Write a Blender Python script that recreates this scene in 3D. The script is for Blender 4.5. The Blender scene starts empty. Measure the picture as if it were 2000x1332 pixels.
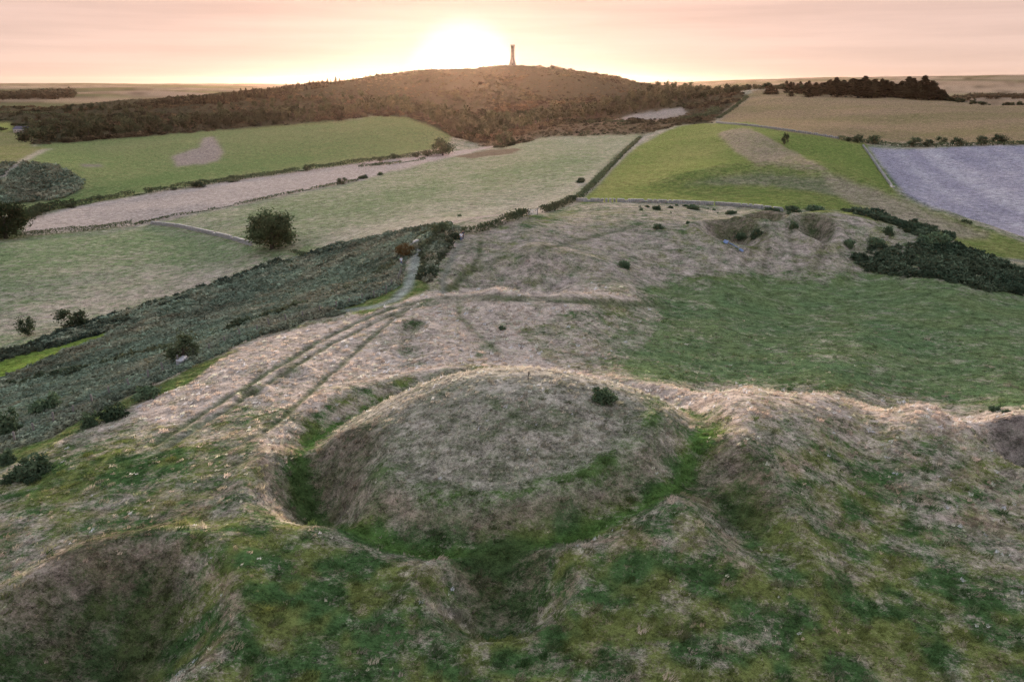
import bpy, bmesh, math, random
import numpy as np

random.seed(7)
RNG = np.random.default_rng(11)
SC = bpy.context.scene
COL = SC.collection

# ------------------------------------------------------------------ camera
ZC = 60.0                                   # camera height (datum: valley floor is about 0)
F = 1556.0                                  # focal length in pixels of the 2000 px frame
PITCH = math.atan(506.0 / F)
CP, SP = math.cos(PITCH), math.sin(PITCH)
cam = bpy.data.cameras.new('camera')
cam.sensor_width = 36.0
cam.lens = 28.0
cam.clip_start = 0.5
cam.clip_end = 60000.0
cam_o = bpy.data.objects.new('camera', cam)
cam_o.location = (0, 0, ZC)
cam_o.rotation_euler = (math.radians(90) - PITCH, 0, 0)
COL.objects.link(cam_o)
SC.camera = cam_o

# ------------------------------------------------------------------ sky and sun
SUN_AZ = math.atan2((908 - 1000) / F, 1.05)    # the sun stands just left of the tower
SUN_EL = math.radians(4.0)
W = bpy.data.worlds.new('World')
SC.world = W
W.use_nodes = True
nt = W.node_tree
nt.nodes.clear()


def N(tree, kind, **kw):
    n = tree.nodes.new(kind)
    for k, v in kw.items():
        setattr(n, k, v)
    return n


sky = N(nt, 'ShaderNodeTexSky', sky_type='NISHITA', sun_disc=False, sun_elevation=SUN_EL,
        sun_rotation=SUN_AZ, altitude=200, air_density=1.0, dust_density=1.4, ozone_density=1.5)
gam = N(nt, 'ShaderNodeGamma')
gam.inputs[1].default_value = 0.11
hsv = N(nt, 'ShaderNodeHueSaturation')
hsv.inputs['Saturation'].default_value = 1.0
tint = N(nt, 'ShaderNodeMix', data_type='RGBA', blend_type='MULTIPLY')
tint.inputs[0].default_value = 1.0
tint.inputs[7].default_value = (1.0, 0.93, 0.93, 1)
# faint streaky cloud
tc = N(nt, 'ShaderNodeTexCoord')
mp = N(nt, 'ShaderNodeMapping')
mp.inputs['Scale'].default_value = (2.2, 2.2, 42.0)
nz = N(nt, 'ShaderNodeTexNoise')
nz.inputs['Scale'].default_value = 1.6
nz.inputs['Detail'].default_value = 5.0
nz.inputs['Roughness'].default_value = 0.55
ramp = N(nt, 'ShaderNodeMapRange')
ramp.inputs[1].default_value = 0.35
ramp.inputs[2].default_value = 0.72
ramp.inputs[3].default_value = 1.05
ramp.inputs[4].default_value = 0.88
cl = N(nt, 'ShaderNodeMix', data_type='RGBA', blend_type='MULTIPLY')
cl.inputs[0].default_value = 1.0
bg = N(nt, 'ShaderNodeBackground')
bg.inputs[1].default_value = 0.15
wo = N(nt, 'ShaderNodeOutputWorld')
L = nt.links.new
L(sky.outputs[0], gam.inputs[0])
L(gam.outputs[0], hsv.inputs['Color'])
L(hsv.outputs[0], tint.inputs[6])
L(tc.outputs['Generated'], mp.inputs[0])
L(mp.outputs[0], nz.inputs['Vector'])
L(nz.outputs['Fac'], ramp.inputs[0])
sxyz = N(nt, 'ShaderNodeSeparateXYZ')
L(tc.outputs['Generated'], sxyz.inputs[0])
pr = N(nt, 'ShaderNodeValToRGB')            # evening sky: peach low down, cool and pale overhead
pr.color_ramp.elements[0].position = 0.0
pr.color_ramp.elements[0].color = (0.80, 0.66, 0.65, 1)
pr.color_ramp.elements[1].position = 0.42
pr.color_ramp.elements[1].color = (1.08, 1.17, 1.34, 1)
e_ = pr.color_ramp.elements.new(0.10); e_.color = (0.76, 0.58, 0.52, 1)
L(sxyz.outputs[2], pr.inputs[0])
pm_ = N(nt, 'ShaderNodeMix', data_type='RGBA', blend_type='MULTIPLY')
pm_.inputs[0].default_value = 1.0
L(tint.outputs[2], pm_.inputs[6]); L(pr.outputs[0], pm_.inputs[7])
vd = N(nt, 'ShaderNodeVectorMath', operation='DOT_PRODUCT')   # aureole round the setting sun
vd.inputs[1].default_value = (math.sin(SUN_AZ), math.cos(SUN_AZ), 0.006)
L(tc.outputs['Generated'], vd.inputs[0])
au = N(nt, 'ShaderNodeMapRange', interpolation_type='SMOOTHERSTEP')
au.inputs[1].default_value = math.cos(math.radians(4.6)); au.inputs[2].default_value = 1.0
L(vd.outputs['Value'], au.inputs[0])
ap = N(nt, 'ShaderNodeMath', operation='POWER'); ap.inputs[1].default_value = 1.3
L(au.outputs[0], ap.inputs[0])
am = N(nt, 'ShaderNodeMix', data_type='RGBA', blend_type='ADD')
am.inputs[7].default_value = (0.45, 0.5, 0.5, 1)
L(ap.outputs[0], am.inputs[0]); L(pm_.outputs[2], am.inputs[6])
L(am.outputs[2], cl.inputs[6])
L(ramp.outputs[0], cl.inputs[7])
L(cl.outputs[2], bg.inputs[0])
L(bg.outputs[0], wo.inputs[0])

sun = bpy.data.lights.new('sun', 'SUN')
sun.energy = 2.2
sun.angle = math.radians(9.0)
sun.color = (1.0, 0.80, 0.66)
sun_o = bpy.data.objects.new('sun', sun)
sun_o.rotation_euler = (math.radians(-90) + SUN_EL, 0, -SUN_AZ)
sun_o.location = (0, 0, ZC + 200)
COL.objects.link(sun_o)

SC.view_settings.view_transform = 'Standard'
SC.view_settings.look = 'None'
SC.view_settings.gamma = 1.0
SC.view_settings.use_curve_mapping = False
SC.view_settings.exposure = 2.6
SC.render.engine = 'CYCLES'
SC.cycles.use_denoising = True
SC.cycles.denoising_input_passes = 'RGB_ALBEDO_NORMAL'
SC.cycles.denoising_prefilter = 'NONE'
SC.cycles.adaptive_threshold = 0.01
SC.cycles.max_bounces = 4
SC.cycles.diffuse_bounces = 2
SC.cycles.transparent_max_bounces = 6
SC.cycles.volume_bounces = 0


# ------------------------------------------------------------------ small helpers
def ray(x, y):
    u = (x - 1000.0) / F
    v = (666.0 - y) / F
    return np.array((u, CP + v * SP, -SP + v * CP))


def pY(x, y, Y):                            # pixel + forward distance -> point relative to the camera
    d = ray(x, y)
    return d * (Y / d[1])


def to_pix(X, Y, Z):                        # world -> pixel of the 2000 px frame (Z relative to the camera)
    dep = Y * CP - Z * SP
    up = Y * SP + Z * CP
    dep = np.maximum(dep, 1e-3)
    return 1000.0 + F * X / dep, 666.0 - F * up / dep


def hash2(ix, iy, seed):
    h = (ix.astype(np.int64) * 374761393 + iy.astype(np.int64) * 668265263 + seed * 974634777) & 0x7fffffff
    h = ((h ^ (h >> 13)) * 1274126177) & 0x7fffffff
    h = (h ^ (h >> 16)) & 0xffff
    return h / 65535.0


def vnoise(x, y, seed=0):
    ix, iy = np.floor(x), np.floor(y)
    fx, fy = x - ix, y - iy
    fx = fx * fx * (3 - 2 * fx)
    fy = fy * fy * (3 - 2 * fy)
    a, b = hash2(ix, iy, seed), hash2(ix + 1, iy, seed)
    c, d = hash2(ix, iy + 1, seed), hash2(ix + 1, iy + 1, seed)
    return (a + (b - a) * fx) * (1 - fy) + (c + (d - c) * fx) * fy


def fbm(x, y, octaves=4, seed=0, gain=0.5):
    s = np.zeros_like(x)
    a, t = 1.0, 0.0
    for o in range(octaves):
        s += a * vnoise(x, y, seed + o * 17)
        t += a
        a *= gain
        ca, sa = 2.03 * 0.8, 2.03 * 0.6
        x, y = ca * x - sa * y + 11.3, sa * x + ca * y + 5.7
    return s / t


def sstep(a, b, x):
    t = np.clip((x - a) / (b - a), 0, 1)
    return t * t * (3 - 2 * t)


def in_poly(px, py, poly):
    inside = np.zeros(px.shape, bool)
    n = len(poly)
    for i in range(n):
        x0, y0 = poly[i]
        x1, y1 = poly[(i + 1) % n]
        if y0 == y1:
            continue
        c = ((y0 > py) != (y1 > py)) & (px < (x1 - x0) * (py - y0) / (y1 - y0) + x0)
        inside ^= c
    return inside


def soften(a, k):
    for _ in range(k):
        a[1:-1] = a[1:-1] * .5 + (a[2:] + a[:-2]) * .25
        a[:, 1:-1] = a[:, 1:-1] * .5 + (a[:, 2:] + a[:, :-2]) * .25


def poly_dist(px, py, line):                # distance of points to a polyline
    best = np.full(px.shape, 1e18)
    for (x0, y0), (x1, y1) in zip(line[:-1], line[1:]):
        dx, dy = x1 - x0, y1 - y0
        t = np.clip(((px - x0) * dx + (py - y0) * dy) / max(dx * dx + dy * dy, 1e-9), 0, 1)
        best = np.minimum(best, (px - x0 - t * dx) ** 2 + (py - y0 - t * dy) ** 2)
    return np.sqrt(best)


# ------------------------------------------------------------------ the terrain: survey points -> heights
S = [  # (pixel x, pixel y, forward distance): where the ground seen at that pixel lies
    # near ridge
    (500, 1332, 37.0), (1000, 1332, 37.2), (1500, 1332, 37.5), (2000, 1332, 38.4), (0, 1332, 38.2),
    (500, 1100, 46.7), (1600, 1100, 46.5), (2000, 1100, 48.5), (0, 1100, 49.5),
    (250, 960, 57.5), (1700, 900, 61.5), (2000, 950, 60.0), (450, 850, 66.8),
    (0, 860, 74.8), (200, 790, 81.7), (312, 735, 89.0), (470, 660, 102.0), (640, 610, 112.0), (754, 572, 120.6),
    (790, 525, 134.0), (830, 470, 152.0),
    (400, 790, 76.0), (620, 665, 97.5), (760, 592, 112.0),
    (900, 712, 88.0), (960, 640, 102.5), (760, 680, 94.0),
    (880, 578, 117.5), (980, 573, 119.0), (1100, 576, 117.5), (1200, 588, 114.5),
    (900, 530, 131.0), (1050, 520, 134.0), (1150, 545, 129.0),
    (901, 472, 145.0), (950, 455, 151.0), (1100, 432, 164.0), (1300, 425, 166.0),
    (1200, 500, 142.0), (1350, 480, 150.0), (1440, 468, 154.0),
    (1500, 416, 172.0), (1600, 410, 176.0), (1700, 420, 172.0), (1850, 465, 166.0), (2000, 520, 152.0),
    (1700, 525, 149.0), (2000, 575, 138.0), (1500, 540, 143.0), (1300, 560, 133.0),
    (1400, 640, 111.0), (1700, 650, 110.0), (2000, 650, 112.0), (1600, 738, 88.5), (1950, 768, 86.0), (1250, 700, 95.0),
    (1200, 610, 112.0), (1100, 680, 96.5),
    (1300, 758, 77.0), (1450, 756, 76.8), (1600, 766, 75.6), (1800, 786, 73.5), (2000, 814, 71.0),
    # bracken slope and the valley on the left
    (0, 700, 131.0), (200, 640, 147.0), (400, 570, 167.0), (560, 515, 181.0), (700, 472, 187.0), (840, 440, 187.0),
    (0, 780, 103.0), (250, 690, 120.0), (500, 600, 143.0), (680, 530, 155.0),
    (0, 600, 167.0), (0, 470, 235.0), (300, 520, 196.0), (532, 487, 195.0), (20, 465, 240.0),
    (270, 440, 262.0), (500, 392, 290.0), (700, 352, 330.0), (830, 317, 380.0),
    (100, 420, 300.0), (300, 375, 350.0), (600, 331, 420.0), (860, 296, 480.0),
    (700, 430, 225.0), (900, 400, 235.0), (900, 335, 335.0), (1000, 290, 440.0), (1240, 263, 520.0), (1130, 392, 208.0),
    (1000, 420, 200.0), (1180, 340, 290.0), (1300, 254, 530.0), (1060, 268, 520.0),
    (400, 280, 560.0), (100, 292, 520.0), (60, 280, 560.0), (400, 256, 640.0), (620, 240, 680.0), (740, 230, 700.0),
    (860, 262, 600.0), (80, 322, 415.0), (80, 392, 348.0), (250, 330, 440.0), (0, 330, 400.0), (0, 250, 760.0),
    # heath knoll and the big hill
    (950, 270, 600.0), (1020, 262, 590.0), (1100, 240, 610.0), (1200, 236, 625.0), (1300, 236, 640.0),
    (1000, 128, 1000.0), (900, 133, 1000.0), (850, 137, 1000.0), (720, 152, 990.0), (600, 165, 990.0), (430, 181, 980.0),
    (200, 203, 940.0), (1080, 133, 1000.0), (1150, 141, 1000.0), (1250, 163, 980.0), (1340, 176, 950.0),
    (900, 200, 800.0), (1050, 190, 810.0), (700, 200, 800.0), (500, 215, 780.0), (300, 230, 740.0), (150, 255, 690.0),
    (1200, 200, 790.0), (1330, 200, 780.0), (1000, 160, 890.0),
    # right: brown field, stubble, green spurs
    (1480, 178, 800.0), (1600, 180, 780.0), (1850, 194, 700.0), (2000, 207, 650.0), (1400, 239, 560.0), (1690, 281, 450.0),
    (2000, 284, 430.0), (1850, 230, 560.0), (1600, 220, 610.0), (1450, 192, 740.0),
    (2000, 380, 310.0), (1750, 375, 310.0), (1850, 420, 265.0), (2000, 458, 232.0), (1690, 290, 435.0),
    (1600, 268, 440.0), (1550, 300, 390.0), (1740, 368, 303.0),
    (1300, 396, 207.0), (1480, 405, 200.0), (1640, 413, 203.0), (1350, 247, 520.0),
    (1310, 354, 262.0), (1400, 334, 268.0), (1500, 326, 272.0), (1600, 337, 268.0), (1700, 367, 252.0), (1780, 399, 237.0), (1850, 431, 222.0), (1945, 464, 207.0),
    (1310, 368, 240.0), (1400, 362, 247.0), (1500, 364, 247.0), (1600, 374, 238.0), (1700, 398, 225.0), (1780, 425, 214.0), (1400, 318, 300.0), (1310, 330, 300.0),
    (1900, 503, 174.0), (2000, 512, 172.0), (1300, 405, 193.0), (1550, 392, 213.0),
    (1450, 252, 470.0), (1530, 285, 400.0), (1610, 326, 335.0), (1250, 330, 310.0), (1300, 290, 400.0), (1400, 275, 430.0),
    # far country
    (0, 240, 800.0), (60, 205, 1250.0), (100, 215, 1080.0), (0, 190, 1800.0), (300, 178, 2300.0), (150, 186, 1700.0), (300, 171, 3600.0),
    (0, 172, 3600.0), (1900, 192, 2000.0), (2000, 186, 2300.0), (1950, 150, 4600.0), (1800, 152, 4600.0), (1600, 155, 4700.0),
    (1400, 161, 5000.0), (1340, 166, 5000.0), (2000, 165, 3500.0), (1850, 172, 3200.0),
]
HID = [  # hidden ground: (pixel column, forward distance, height below the camera)
    (1450, 82, -33.3), (1650, 81, -33.4), (1850, 79, -33.9), (2000, 77, -34.0),
    (1000, 190, -29.5), (1100, 185, -28.6), (1450, 186, -29.6), (1600, 190, -31.0), (1750, 195, -33.0), (1900, 185, -37.0),
    (1000, 126, -33.2), (1080, 126, -33.4), (900, 127, -32.4),
    (1500, 300, -31.5), (1600, 300, -34.5), (1700, 290, -38.5), (1850, 260, -42.5), (1950, 235, -42.5), (1550, 345, -33.5),
    (950, 560, -41.0), (1000, 520, -37.0), (1150, 680, -34.0), (1050, 700, -31.0),
    (1000, 1080, 16.0), (1000, 1300, -10.0), (720, 1200, -20.0), (430, 1200, -40.0), (1200, 1250, -20.0), (1340, 1150, -30.0),
    (1480, 900, -12.0), (1480, 1200, -50.0), (1650, 880, -14.0), (1650, 1150, -55.0), (1850, 820, -22.0), (1850, 1200, -60.0),
    (2000, 780, -28.0), (2000, 1200, -60.0), (1480, 2500, -60.0), (1800, 2200, -50.0), (720, 2500, -35.0), (1000, 2500, -50.0),
    (1300, 2500, -60.0), (200, 1100, -34.0), (-300, 36, -33.0), (-300, 75, -36.5), (-300, 130, -47.0), (-300, 200, -49.0),
    (-300, 300, -49.0), (-300, 500, -42.0), (-300, 800, -38.0), (-300, 1500, -32.0), (-300, 3500, -22.0),
    (2300, 36, -33.8), (2300, 60, -32.0), (2300, 75, -34.5), (2300, 110, -37.0), (2300, 150, -37.0), (2300, 230, -43.0),
    (2300, 320, -41.0), (2300, 430, -32.0), (2300, 640, -20.0), (2300, 800, -34.0), (2300, 2000, -45.0), (2300, 4600, 35.0),
    (500, 24, -34.5), (1000, 24, -34.5), (1500, 24, -34.8), (-300, 24, -35.0), (2300, 24, -35.5), (0, 24, -34.8), (2000, 24, -35.2),
    (-300, 9000, -10.0), (500, 9000, -20.0), (1000, 9000, -30.0), (1500, 9000, 10.0), (2300, 9000, 20.0), (1000, 5000, -40.0), (600, 4500, -26.0),
]
pts = [pY(*s) for s in S]
for (x, Y, Z) in HID:
    pts.append(np.array(((x - 1000.0) / F * Y * 0.96, Y, Z)))
pts = np.array(pts)
KA = 2.4


def dom(X, Y):
    return KA * np.arctan2(X, Y), np.log(np.hypot(X, Y))


du, dv = dom(pts[:, 0], pts[:, 1])


def tps_k(r2):
    return 0.5 * r2 * np.log(np.maximum(r2, 1e-12))


n = len(pts)
K = tps_k((du[:, None] - du[None]) ** 2 + (dv[:, None] - dv[None]) ** 2) + 2e-4 * np.eye(n)
Pm = np.stack([np.ones(n), du, dv], 1)
A_ = np.zeros((n + 3, n + 3))
A_[:n, :n] = K
A_[:n, n:] = Pm
A_[n:, :n] = Pm.T
wts = np.linalg.solve(A_, np.concatenate([pts[:, 2], np.zeros(3)]))

D2 = math.pi / 180
TH = np.concatenate([np.linspace(-58, -40, 24)[:-1], np.linspace(-40, 40, 860), np.linspace(40, 58, 24)[1:]]) * D2
LR = np.concatenate([np.linspace(math.log(24), math.log(34), 60)[:-1], np.linspace(math.log(34), math.log(210), 500)[:-1],
                     np.linspace(math.log(210), math.log(1150), 270)[:-1], np.linspace(math.log(1150), math.log(9000), 90)])
# heights on a coarse net first, then refined
th_c = np.linspace(TH[0], TH[-1], 200)
lr_c = np.linspace(LR[0], LR[-1], 420)
gu, gv = np.meshgrid(KA * th_c, lr_c)
Hc = np.zeros(gu.shape)
for i in range(n):
    Hc += wts[i] * tps_k((gu - du[i]) ** 2 + (gv - dv[i]) ** 2)
Hc += wts[n] + wts[n + 1] * gu + wts[n + 2] * gv


def catmull_idx(t, m):
    i = np.clip(np.floor(t).astype(int), 1, m - 3)
    f = t - i
    w = np.stack([-.5 * f + f * f - .5 * f ** 3, 1 - 2.5 * f * f + 1.5 * f ** 3, .5 * f + 2 * f * f - 1.5 * f ** 3, -.5 * f * f + .5 * f ** 3])
    return i, w


ti = (TH - th_c[0]) / (th_c[1] - th_c[0])
ri = (LR - lr_c[0]) / (lr_c[1] - lr_c[0])
i0, w0 = catmull_idx(ti, len(th_c))
tmp = sum(Hc[:, i0 - 1 + k] * w0[k][None] for k in range(4))
j0, w1 = catmull_idx(ri, len(lr_c))
H = sum(tmp[j0 - 1 + k, :] * w1[k][:, None] for k in range(4))
TT, RR = np.meshgrid(TH, np.exp(LR))
GX, GY = RR * np.sin(TT), RR * np.cos(TT)


def base_hit(x, y, lo=24.0, hi=8500.0, Harr=None):
    """first point of the ground along the sight line of a pixel (relative to the camera)"""
    Harr = H if Harr is None else Harr
    d = ray(x, y)
    Ys = np.exp(np.linspace(math.log(lo), math.log(hi), 5200))
    P = d[None] * (Ys / d[1])[:, None]
    z = sample(P[:, 0], P[:, 1], Harr)
    below = np.nonzero(P[:, 2] <= z)[0]
    if len(below) == 0:
        return P[-1]
    k = below[0]
    if k == 0:
        return P[0]
    a, b = P[k - 1, 2] - z[k - 1], z[k] - P[k, 2]
    f = a / max(a + b, 1e-9)
    p = P[k - 1] * (1 - f) + P[k] * f
    return p


def sample(X, Y, Harr):
    th = np.arctan2(X, Y)
    lr = np.log(np.maximum(np.hypot(X, Y), 1e-3))
    a = np.interp(th, TH, np.arange(len(TH)))
    b = np.interp(lr, LR, np.arange(len(LR)))
    ia = np.clip(a.astype(int), 0, len(TH) - 2)
    ib = np.clip(b.astype(int), 0, len(LR) - 2)
    fa, fb = a - ia, b - ib
    return ((Harr[ib, ia] * (1 - fa) + Harr[ib, ia + 1] * fa) * (1 - fb) + (Harr[ib + 1, ia] * (1 - fa) + Harr[ib + 1, ia + 1] * fa) * fb)


# --- barrows and hollows, each with its own place and size on the ridge
def bowl(X, Y, rx, ry, depth, rim=0.0, rot=0.0, p=1.0):
    c, s = math.cos(rot), math.sin(rot)
    ex, ey = GX - X, GY - Y
    q = np.sqrt(((c * ex + s * ey) / rx) ** 2 + ((-s * ex + c * ey) / ry) ** 2)
    q = q * (1 + 0.16 * (fbm(GX / 5.0 + X, GY / 5.0, 2, 91) - 0.5))
    out = -depth * (0.5 + 0.5 * np.cos(math.pi * np.clip(q, 0, 1))) ** p
    if rim:
        out += rim * np.exp(-((q - 1.08) / 0.2) ** 2)
    return out


H0 = H.copy()
BX, BY, BR, BH = -0.9, 66.0, 16.0, 6.6      # the great barrow
ex, ey = GX - BX, GY - BY
rb = np.hypot(ex / 1.03, ey / 0.98) * (1 + 0.05 * (fbm(GX / 9.0, GY / 9.0, 2, 5) - 0.5))
q = rb / BR
q_m = q.copy()
dome = np.where(q < 1, (1 - np.clip(q, 0, 1) ** 2.0) ** 1.3, 0) * BH
berm = 0.7 * np.exp(-((q - 0.86) / 0.09) ** 2) * sstep(0.2, -0.6, ey / np.maximum(rb, .1))
ditch = -.85 * np.exp(-((q - 1.08) / 0.10) ** 2) + .4 * np.exp(-((q - 1.3) / 0.12) ** 2)
flat = np.exp(-(q / 1.15) ** 6)             # lower any rise of the survey under the mound
H = H + dome + berm + ditch
P = base_hit(640, 945, Harr=H0); H += bowl(P[0] - .8, P[1] - .6, 5.6, 7.0, 2.7, .3, p=.75)
P = base_hit(1425, 960, Harr=H0); H += bowl(P[0], P[1], 4.4, 8.5, 2.4, .3, rot=0.25)
P = base_hit(975, 1150, Harr=H0); H += bowl(P[0], P[1] - .5, 5.2, 4.5, 2.9, .4, p=.7)
P = base_hit(190, 1235, Harr=H0); H += bowl(P[0], P[1], 8.8, 7.8, 5.0, .75, p=.65)
P = base_hit(1300, 1075, Harr=H0); H += bowl(P[0], P[1], 5.0, 3.2, -.7)
P = base_hit(2010, 865, Harr=H0); H += bowl(P[0], P[1], 5.2, 4.8, 3.6, .4)
for (x, y, r, d) in ((575, 730, 2.0, .9), (495, 766, 1.6, .7), (800, 642, 2.6, 1.0), (805, 690, 2.6, .7), (955, 684, 1.8, .5)):
    P = base_hit(x, y, Harr=H0); H += bowl(P[0], P[1], r, r * 1.1, d, .15)
for (x, y, rx, ry, d) in ((1430, 449, 7.2, 8.2, 5.4), (1592, 444, 4.6, 6.8, 4.2), (1490, 424, 5.2, 4.5, 3.0)):
    P = base_hit(x, y, Harr=H0); H += bowl(P[0], P[1], rx, ry, d, .55)
for (x, y, rx, ry, h) in ((990, 588, 17, 9, 1.9), (1060, 510, 17, 9, 2.3), (990, 440, 9, 7, .5), (1470, 590, 9, 5, .8), (1260, 335, 22, 20, .6),                           (1360, 275, 26, 20, .8), (1250, 575, 6, 4, .4)):
    P = base_hit(x, y, Harr=H0); H += bowl(P[0], P[1], rx, ry, -h)
for (ln, amp, wid) in (([(1330, 356), (1420, 338), (1500, 331), (1600, 342), (1680, 364), (1750, 392), (1830, 426), (1900, 452)], 2.6, 10.0), ([(1430, 266), (1480, 284), (1540, 312), (1610, 340)], 3.0, 11.0)):
    wl = [tuple(base_hit(x, y, 185, Harr=H0)[:2]) for (x, y) in ln]
    H += amp * np.exp(-(poly_dist(GX, GY, wl) / wid) ** 2)
# --- rolling and tussocky relief
nearw = sstep(320, 120, RR)
midw = sstep(60, 200, RR)
rough_t = fbm(GX / 2.6, GY / 1.5, 3, 41) - 0.5
H += nearw * (0.2 * rough_t + 0.22 * (fbm(GX / 9.0, GY / 7.0, 3, 23) - 0.5))
H += midw * sstep(1500, 700, RR) * 1.9 * (fbm(GX / 42.0, GY / 38.0, 3, 31) - 0.5)
H += sstep(500, 800, RR) * sstep(1600, 1000, RR) * 9.0 * (fbm(GX / 95.0, GY / 95.0, 4, 57) - 0.5) * sstep(0, 1, 1 - np.abs((np.hypot(GX - 0, GY - 1000)) < 40))
H += sstep(1500, 2600, RR) * 18.0 * (fbm(GX / 420.0, GY / 420.0, 4, 77) - 0.5)
PX, PY = to_pix(GX, GY, H)


def hit(x, y, lo=24.0, hi=8500.0):
    p = base_hit(x, y, lo, hi, H)
    return float(p[0]), float(p[1]), float(p[2]) + ZC


def ground(X, Y):
    return float(sample(np.array([X]), np.array([Y]), H)[0]) + ZC


def world_line(line, lo=24.0, step=14):
    """a line drawn over the ground, as world XY points"""
    out = []
    for (x0, y0), (x1, y1) in zip(line[:-1], line[1:]):
        m = max(1, int(math.hypot(x1 - x0, y1 - y0) / step))
        for k in range(m):
            p = hit(x0 + (x1 - x0) * k / m, y0 + (y1 - y0) * k / m, lo)
            out.append((p[0], p[1]))
    p = hit(*line[-1], lo)
    out.append((p[0], p[1]))
    return out


# ------------------------------------------------------------------ land cover
def C(*v):
    return np.array(v, float)


jx = PX + (fbm(GX / 6.0, GY / 6.0, 3, 201) - 0.5) * np.clip(3200 / RR, 8, 44)
jy = PY + (fbm(GX / 6.0, GY / 6.0, 3, 202) - 0.5) * np.clip(1900 / RR, 5, 26)
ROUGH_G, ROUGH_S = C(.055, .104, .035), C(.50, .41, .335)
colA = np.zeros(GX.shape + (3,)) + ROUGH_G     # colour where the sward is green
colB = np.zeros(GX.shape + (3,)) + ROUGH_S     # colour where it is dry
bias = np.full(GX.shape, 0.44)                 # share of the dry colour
zone = np.zeros(GX.shape, np.int16)
ZN = ['ridge']


def cover(name, poly, lo, hi, a, b, s, new=True, mask=None):
    m = (GY > lo) & (GY < hi)
    m &= in_poly(jx, jy, poly) if mask is None else mask
    colA[m], colB[m], bias[m] = a, b, s
    if new:
        if name not in ZN:
            ZN.append(name)
        zone[m] = ZN.index(name)
    return m


def patch(line, w, dv_, lo=24, hi=1e5, clampv=None):
    """raise or lower the share of dry grass in a band along a line"""
    m = (GY > lo) & (GY < hi)
    d = poly_dist(jx[m], jy[m], line)
    bias[m] += dv_ * np.exp(-(d / w) ** 2)


BIG = [(-4000, -500), (6000, -500), (6000, 4000), (-4000, 4000)]
# everything beyond: a patchwork of small fields with dark hedge lines between them
far = RR > 1080
cs = 230.0
wx = GX / (cs * 1.7) + .3 * fbm(GX / 500, GY / 500, 2, 3)
wy = GY / cs + .3 * fbm(GX / 500 + 9, GY / 500, 2, 4)
best = np.full(GX.shape, 9.); second = np.full(GX.shape, 9.); cid = np.zeros(GX.shape)
for ax in (-1, 0, 1):
    for ay in (-1, 0, 1):
        cx_, cy_ = np.floor(wx) + ax, np.floor(wy) + ay
        px_, py_ = cx_ + .5 + .7 * (hash2(cx_, cy_, 5) - .5), cy_ + .5 + .7 * (hash2(cx_, cy_, 6) - .5)
        dd = np.abs(wx - px_) + np.abs(wy - py_)
        hid = hash2(cx_, cy_, 8)
        cl_ = dd < best
        second = np.where(cl_, best, np.minimum(second, dd))
        cid = np.where(cl_, hid, cid)
        best = np.where(cl_, dd, best)
pal = np.array([(.22, .165, .11), (.19, .15, .11), (.11, .12, .05), (.16, .14, .085), (.26, .20, .14), (.085, .09, .045)])
fc = pal[np.clip((cid * 6).astype(int), 0, 5)]
edge = (second - best) < 0.08
fc[edge] = (.025, .025, .018)
colA[far], colB[far] = fc[far] * .9, fc[far]
bias[far] = .5
ZN.append('far_farmland'); zone[far] = 1
# the big hill: heather, gorse and bracken
HILL = [(-200, 255), (60, 285), (400, 257), (620, 240), (740, 226), (850, 258), (940, 282), (1030, 262), (1250, 262), (1320, 245), (1400, 240), (1460, 186), (1340, 150), (1000, 100), (-200, 120)]
cover('heath_hill', HILL, 545, 1150, C(.036, .042, .022), C(.065, .052, .034), .42)
cover('heath_hill', [(930, 285), (1020, 252), (1100, 238), (1330, 228), (1310, 250), (1250, 264), (1060, 270), (980, 290)], 400, 760, C(.07, .07, .036), C(.16, .12, .085), .45)
cover('pale_field', [(1190, 238), (1240, 222), (1330, 210), (1345, 222), (1300, 232)], 560, 900, C(.24, .21, .18), C(.3, .27, .23), .5)
# left side valley, far to near
FARL = [(-300, 150), (140, 150), (450, 160), (200, 205), (120, 222), (60, 250), (-300, 260)]
cover('valley_meadow', [(-300, 240), (70, 262), (60, 285), (95, 290), (0, 345), (-300, 400)], 300, 800, C(.15, .17, .055), C(.26, .2, .12), .4)
cover('valley_meadow', [(-300, 226), (20, 240), (30, 256), (-300, 262)], 500, 1100, C(.2, .22, .06), C(.26, .25, .1), .3)
cover('valley_meadow', [(0, 345), (95, 290), (60, 285), (400, 257), (620, 240), (740, 227), (800, 230), (885, 265), (870, 288), (700, 318), (590, 332), (300, 374), (150, 402), (40, 418), (-300, 430), (-300, 380)],
      300, 760, C(.115, .165, .06), C(.21, .21, .095), .42)
cover('bare_patch', [(335, 305), (392, 286), (396, 268), (418, 268), (436, 300), (424, 316), (345, 326)], 300, 700, C(.24, .2, .17), C(.28, .23, .19), .5)
cover('bare_patch', [(158, 323), (170, 320), (195, 321), (203, 324), (190, 327), (165, 327)], 300, 700, C(.16, .14, .12), C(.2, .17, .14), .5)
cover('bracken_knoll', [(-200, 330), (0, 322), (50, 318), (110, 325), (160, 355), (155, 375), (120, 388), (0, 404), (-200, 420)], 300, 520, C(.06, .08, .05), C(.14, .125, .085), .35)
cover('stubble_strip', [(-60, 470), (40, 462), (60, 427), (150, 402), (300, 377), (590, 333), (860, 300), (985, 282), (830, 319), (700, 353), (500, 393), (270, 441)], 230, 600, C(.31, .265, .225), C(.43, .36, .31), .5)
cover('upland_pasture', [(300, 438), (500, 393), (700, 353), (830, 319), (1000, 286), (1060, 269), (1252, 262), (1240, 287), (1180, 342), (1120, 387), (1040, 414), (930, 442), (830, 452), (700, 474), (610, 502), (545, 492), (490, 479)],
      178, 620, C(.16, .20, .095), C(.39, .34, .26), .4)
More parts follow.
